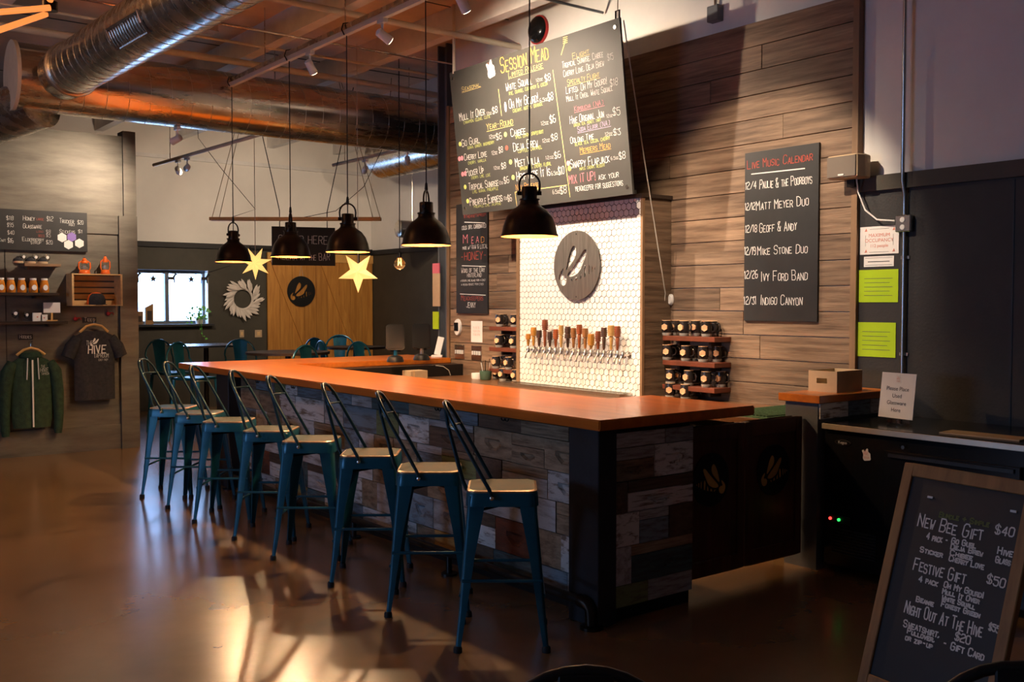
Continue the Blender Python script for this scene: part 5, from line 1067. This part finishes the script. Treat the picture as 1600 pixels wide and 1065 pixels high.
ch0 = make_chair(); CHS = [(268, 533, 12.9, 60, 'left side of the steel-topped table, back to the window'), (304, 537, 12.0, 70, 'near side of the steel-topped table'), (387, 534, 13.3, 170, 'right side of the steel-topped table'), (470, 535, 13.4, -40, 'left of the round table before the barn door'), (503, 541, 11.1, 60, 'overlapping in the middle of the barn door tables'), (530, 541, 12.7, 120, 'light catching back between the two round tables'), (527, 532, 14.6, 0, 'farthest at the barn door'), (583, 534, 12.4, 140, 'beside the right edge of the barn door')]
for i, (px, py, w, a, lb) in enumerate(CHS):
    o = ch0 if i == 0 else copy_tree(ch0); q = onw(px, py, w); o.location = (q.x, q.y, 0); o.rotation_euler = (0, 0, R(a) + R(-127)); o['label'] = 'teal metal chair with arched back, ' + lb
# far room spots
FS = 'white track spotlights of the far room'
tr2 = thing('light_track', 'dark lighting track hanging in the far room over the window side', 'light track', (0, 0, 0)); A = onw(240, 258, 12.6); B = onw(430, 203, 11.2); MB().tube([A, B], .022, 6).build('rail', M_conduit, tr2)
for k in (.15, .8): q = A.lerp(B, k); MB().tube([q, (q.x, q.y, 4.45)], .004, 6).build('hanger_rod', M_steel, tr2)
tr3 = thing('light_track', 'short dark lighting track hanging in the far room before the barn door', 'light track', (0, 0, 0)); A2 = onw(520, 258, 13.0); B2 = onw(650, 228, 12.4); MB().tube([A2, B2], .022, 6).build('rail', M_conduit, tr3)
for k in (.15, .8): q = A2.lerp(B2, k); MB().tube([q, (q.x, q.y, 4.45)], .004, 6).build('hanger_rod', M_steel, tr3)
for k, (q, tg, lb, pw_) in enumerate([(A.lerp(B, .22), (6.0, YF, 2.3), 'white spotlight at the low end of the far window track', 85), (A.lerp(B, .30), (5.0, YF, 3.0), 'white spotlight beside the low end one on the far window track', 85), (A2.lerp(B2, .40), (7.6, YF, 2.0), 'white spotlight on the short track before the barn door', 150), (A2.lerp(B2, .9), (8.7, 14, 1.8), 'white spotlight at the right end of the short far track', 110)]):
    spot_head(q.x, q.y, q.z - .024, tg, lb, FS, pw_, 80)
# orange tube chandelier at upper left
tc = thing('tube_chandelier', 'orange glowing tube light fixture near the ceiling', 'chandelier', onw(40, 12, 6.5)); o_ = onw(40, 12, 6.5)
for a, b_ in (((-60, 24, 6.5), (78, 12, 6.5)), ((-40, 60, 6.2), (72, 22, 6.7)), ((60, -40, 6.4), (80, 4, 6.6))):
    MB().tube([onw(*a) - o_, onw(*b_) - o_], .02, 12).build('glow_tube', M_neon, tc, smooth=True)
MB().lathe([(.05, -.03), (.05, .03)], onw(78, 10, 6.62) - o_, 14).tube([onw(78, 10, 6.62) - o_, Vector((onw(78, 10, 6.62).x, onw(78, 10, 6.62).y, 4.45)) - o_], .012, 8).build('hub', M_bronze, tc, smooth=True)

# ================================================================== ON THE COUNTERS
def pos(x, y, label, m2):
    t = thing('point_of_sale_screen', label, 'screen', (x, y, 1.0705), R(-30)); MB().lathe([(.085, 0), (.085, .012), (.07, .05), (.04, .065)], n=20).build('base', M_black, t, smooth=True); MB().tube([(0, 0, .05), (0, 0, .16)], .02, 10).build('neck', m2, t)
    o = box(-.092, .092, -.018, .018, 0, .26).build('display', M_gloss, t, bevel=.012, seg=2); o.location = (0, -.03, .12); o.rotation_euler = (R(-14), 0, 0); box(-.05, .05, -.0, .03, .1, .2).build('rear_hub', M_black, t)
q = onz(626, 566, 1.07); pos(q.x, q.y + .1, 'black point of sale screen with blue base on the far counter', M_teal); q = onz(667, 563, 1.07); pos(q.x, q.y + .1, 'black point of sale screen with steel neck on the far counter', M_metal)
q = onz(723, 556, 1.07); t = thing('card_reader', 'white card reader on a cradle at the wall end of the far counter', 'card reader', (5.9, 9.0, 1.0705), R(-40)); box(-.06, .06, -.05, .05, 0, .025).build('cradle', M_whitepl, t, bevel=.004); o = box(-.035, .035, -.012, .012, 0, .2).build('reader', M_whitepl, t, bevel=.004); o.location = (.0, 0, .026); o.rotation_euler = (R(-14), R(12), 0)
q = onx(746, 583, 5.6); t = thing('white_cup', 'small white ramekin on the back counter', 'cup', (5.75, onx(746, 583, 5.75).y, .9005)); MB().lathe([(.055, 0), (.06, .01), (.06, .06), (.055, .06), (.053, .012), (.001, .01)], n=20).build('bowl', M_paper, t, smooth=True)
t = thing('utensil_pot', 'green pot holding pens and straws on the back counter', 'pot', (5.75, onx(756, 583, 5.75).y - .03, .9005)); MB().lathe([(.045, 0), (.055, .01), (.062, .09), (.057, .09), (.05, .012), (.001, .01)], n=20).build('pot', mat('green_glaze', (.07, .13, .09), .35), t, smooth=True)
for k in range(6): MB().tube([(.02 * math.cos(k), .02 * math.sin(k), .02), (.05 * math.cos(k), .05 * math.sin(k), .17 + .02 * (k % 3))], .004, 6).build('pen', (M_whitepl, M_black, M_metal)[k % 3], t)
q = ony(650, 588, 8.42)
t = thing('carton', 'brown carton on the back counter under the far counter', 'box', (q.x, 8.44, .9005)); MB().box(-.10, .10, -.08, .08, 0, .085).build('carton_body', M_card, t, bevel=.003); box(-.065, -.055, -.0808, .08, .0002, .0862).build('tape', M_crate, t)
pipe('counter_cable', 'pale cable curling under the wall end of the far counter', [Vector((5.62, 8.60, 1.012)), Vector((5.70, 8.58, 1.0)), Vector((5.76, 8.57, .96)), Vector((5.78, 8.565, .905))], .005, M_wire, 'cable')
t = thing('wall_notice', 'strip of pink and tan papers hanging on the steel post', 'notice', (6.012, 9.19, 1.62)); box(-.012, .0, -.09, .05, 0, .36).build('tan_sheet', M_card, t); box(-.0135, .0, -.08, .05, .3605, .47).build('pink_sheet', mat('pink_paper', (.62, .12, .18), .7), t); box(-.012, .0, -.06, .05, -.25, -.06).build('lime_sheet', M_green, t)

# ================================================================== FOREGROUND CHAIRS (backs just enter the frame)
def fore_chair(px, py, rz, label):
    q = onz(px, py, .875); t = thing('cafe_chair', label, 'chair', (q.x + .225 * math.sin(rz), q.y - .225 * math.cos(rz), 0), rz)
    MB().box(-.2, .2, -.2, .2, .43, .455).build('seat', M_black, t, bevel=.015, seg=2)
    for sx in (-1, 1):
        for sy in (-1, 1): MB().tube([(sx * .17, sy * .17, .43), (sx * .21, sy * .21, 0)], [.02, .014], 8).build('leg', M_black, t, smooth=True)
    MB().tube([(-.19, .19, .45), (-.195, .215, .65)] + [(.195 * math.cos(a), .225, .70 + .165 * math.sin(a)) for a in [PI - PI * k / 14 for k in range(15)]] + [(.195, .215, .65), (.19, .19, .45)], .013, 10).build('back_arch', M_black, t, smooth=True)
    MB().box(-.06, .06, .21, .222, .455, .86).build('back_splat', M_black, t, bevel=.004)
fore_chair(915, 1040, -YAW, 'black cafe chair, back just visible in front of the near bar stool'); fore_chair(1600, 1034, -YAW - R(12), 'black cafe chair before the sidewalk sign')
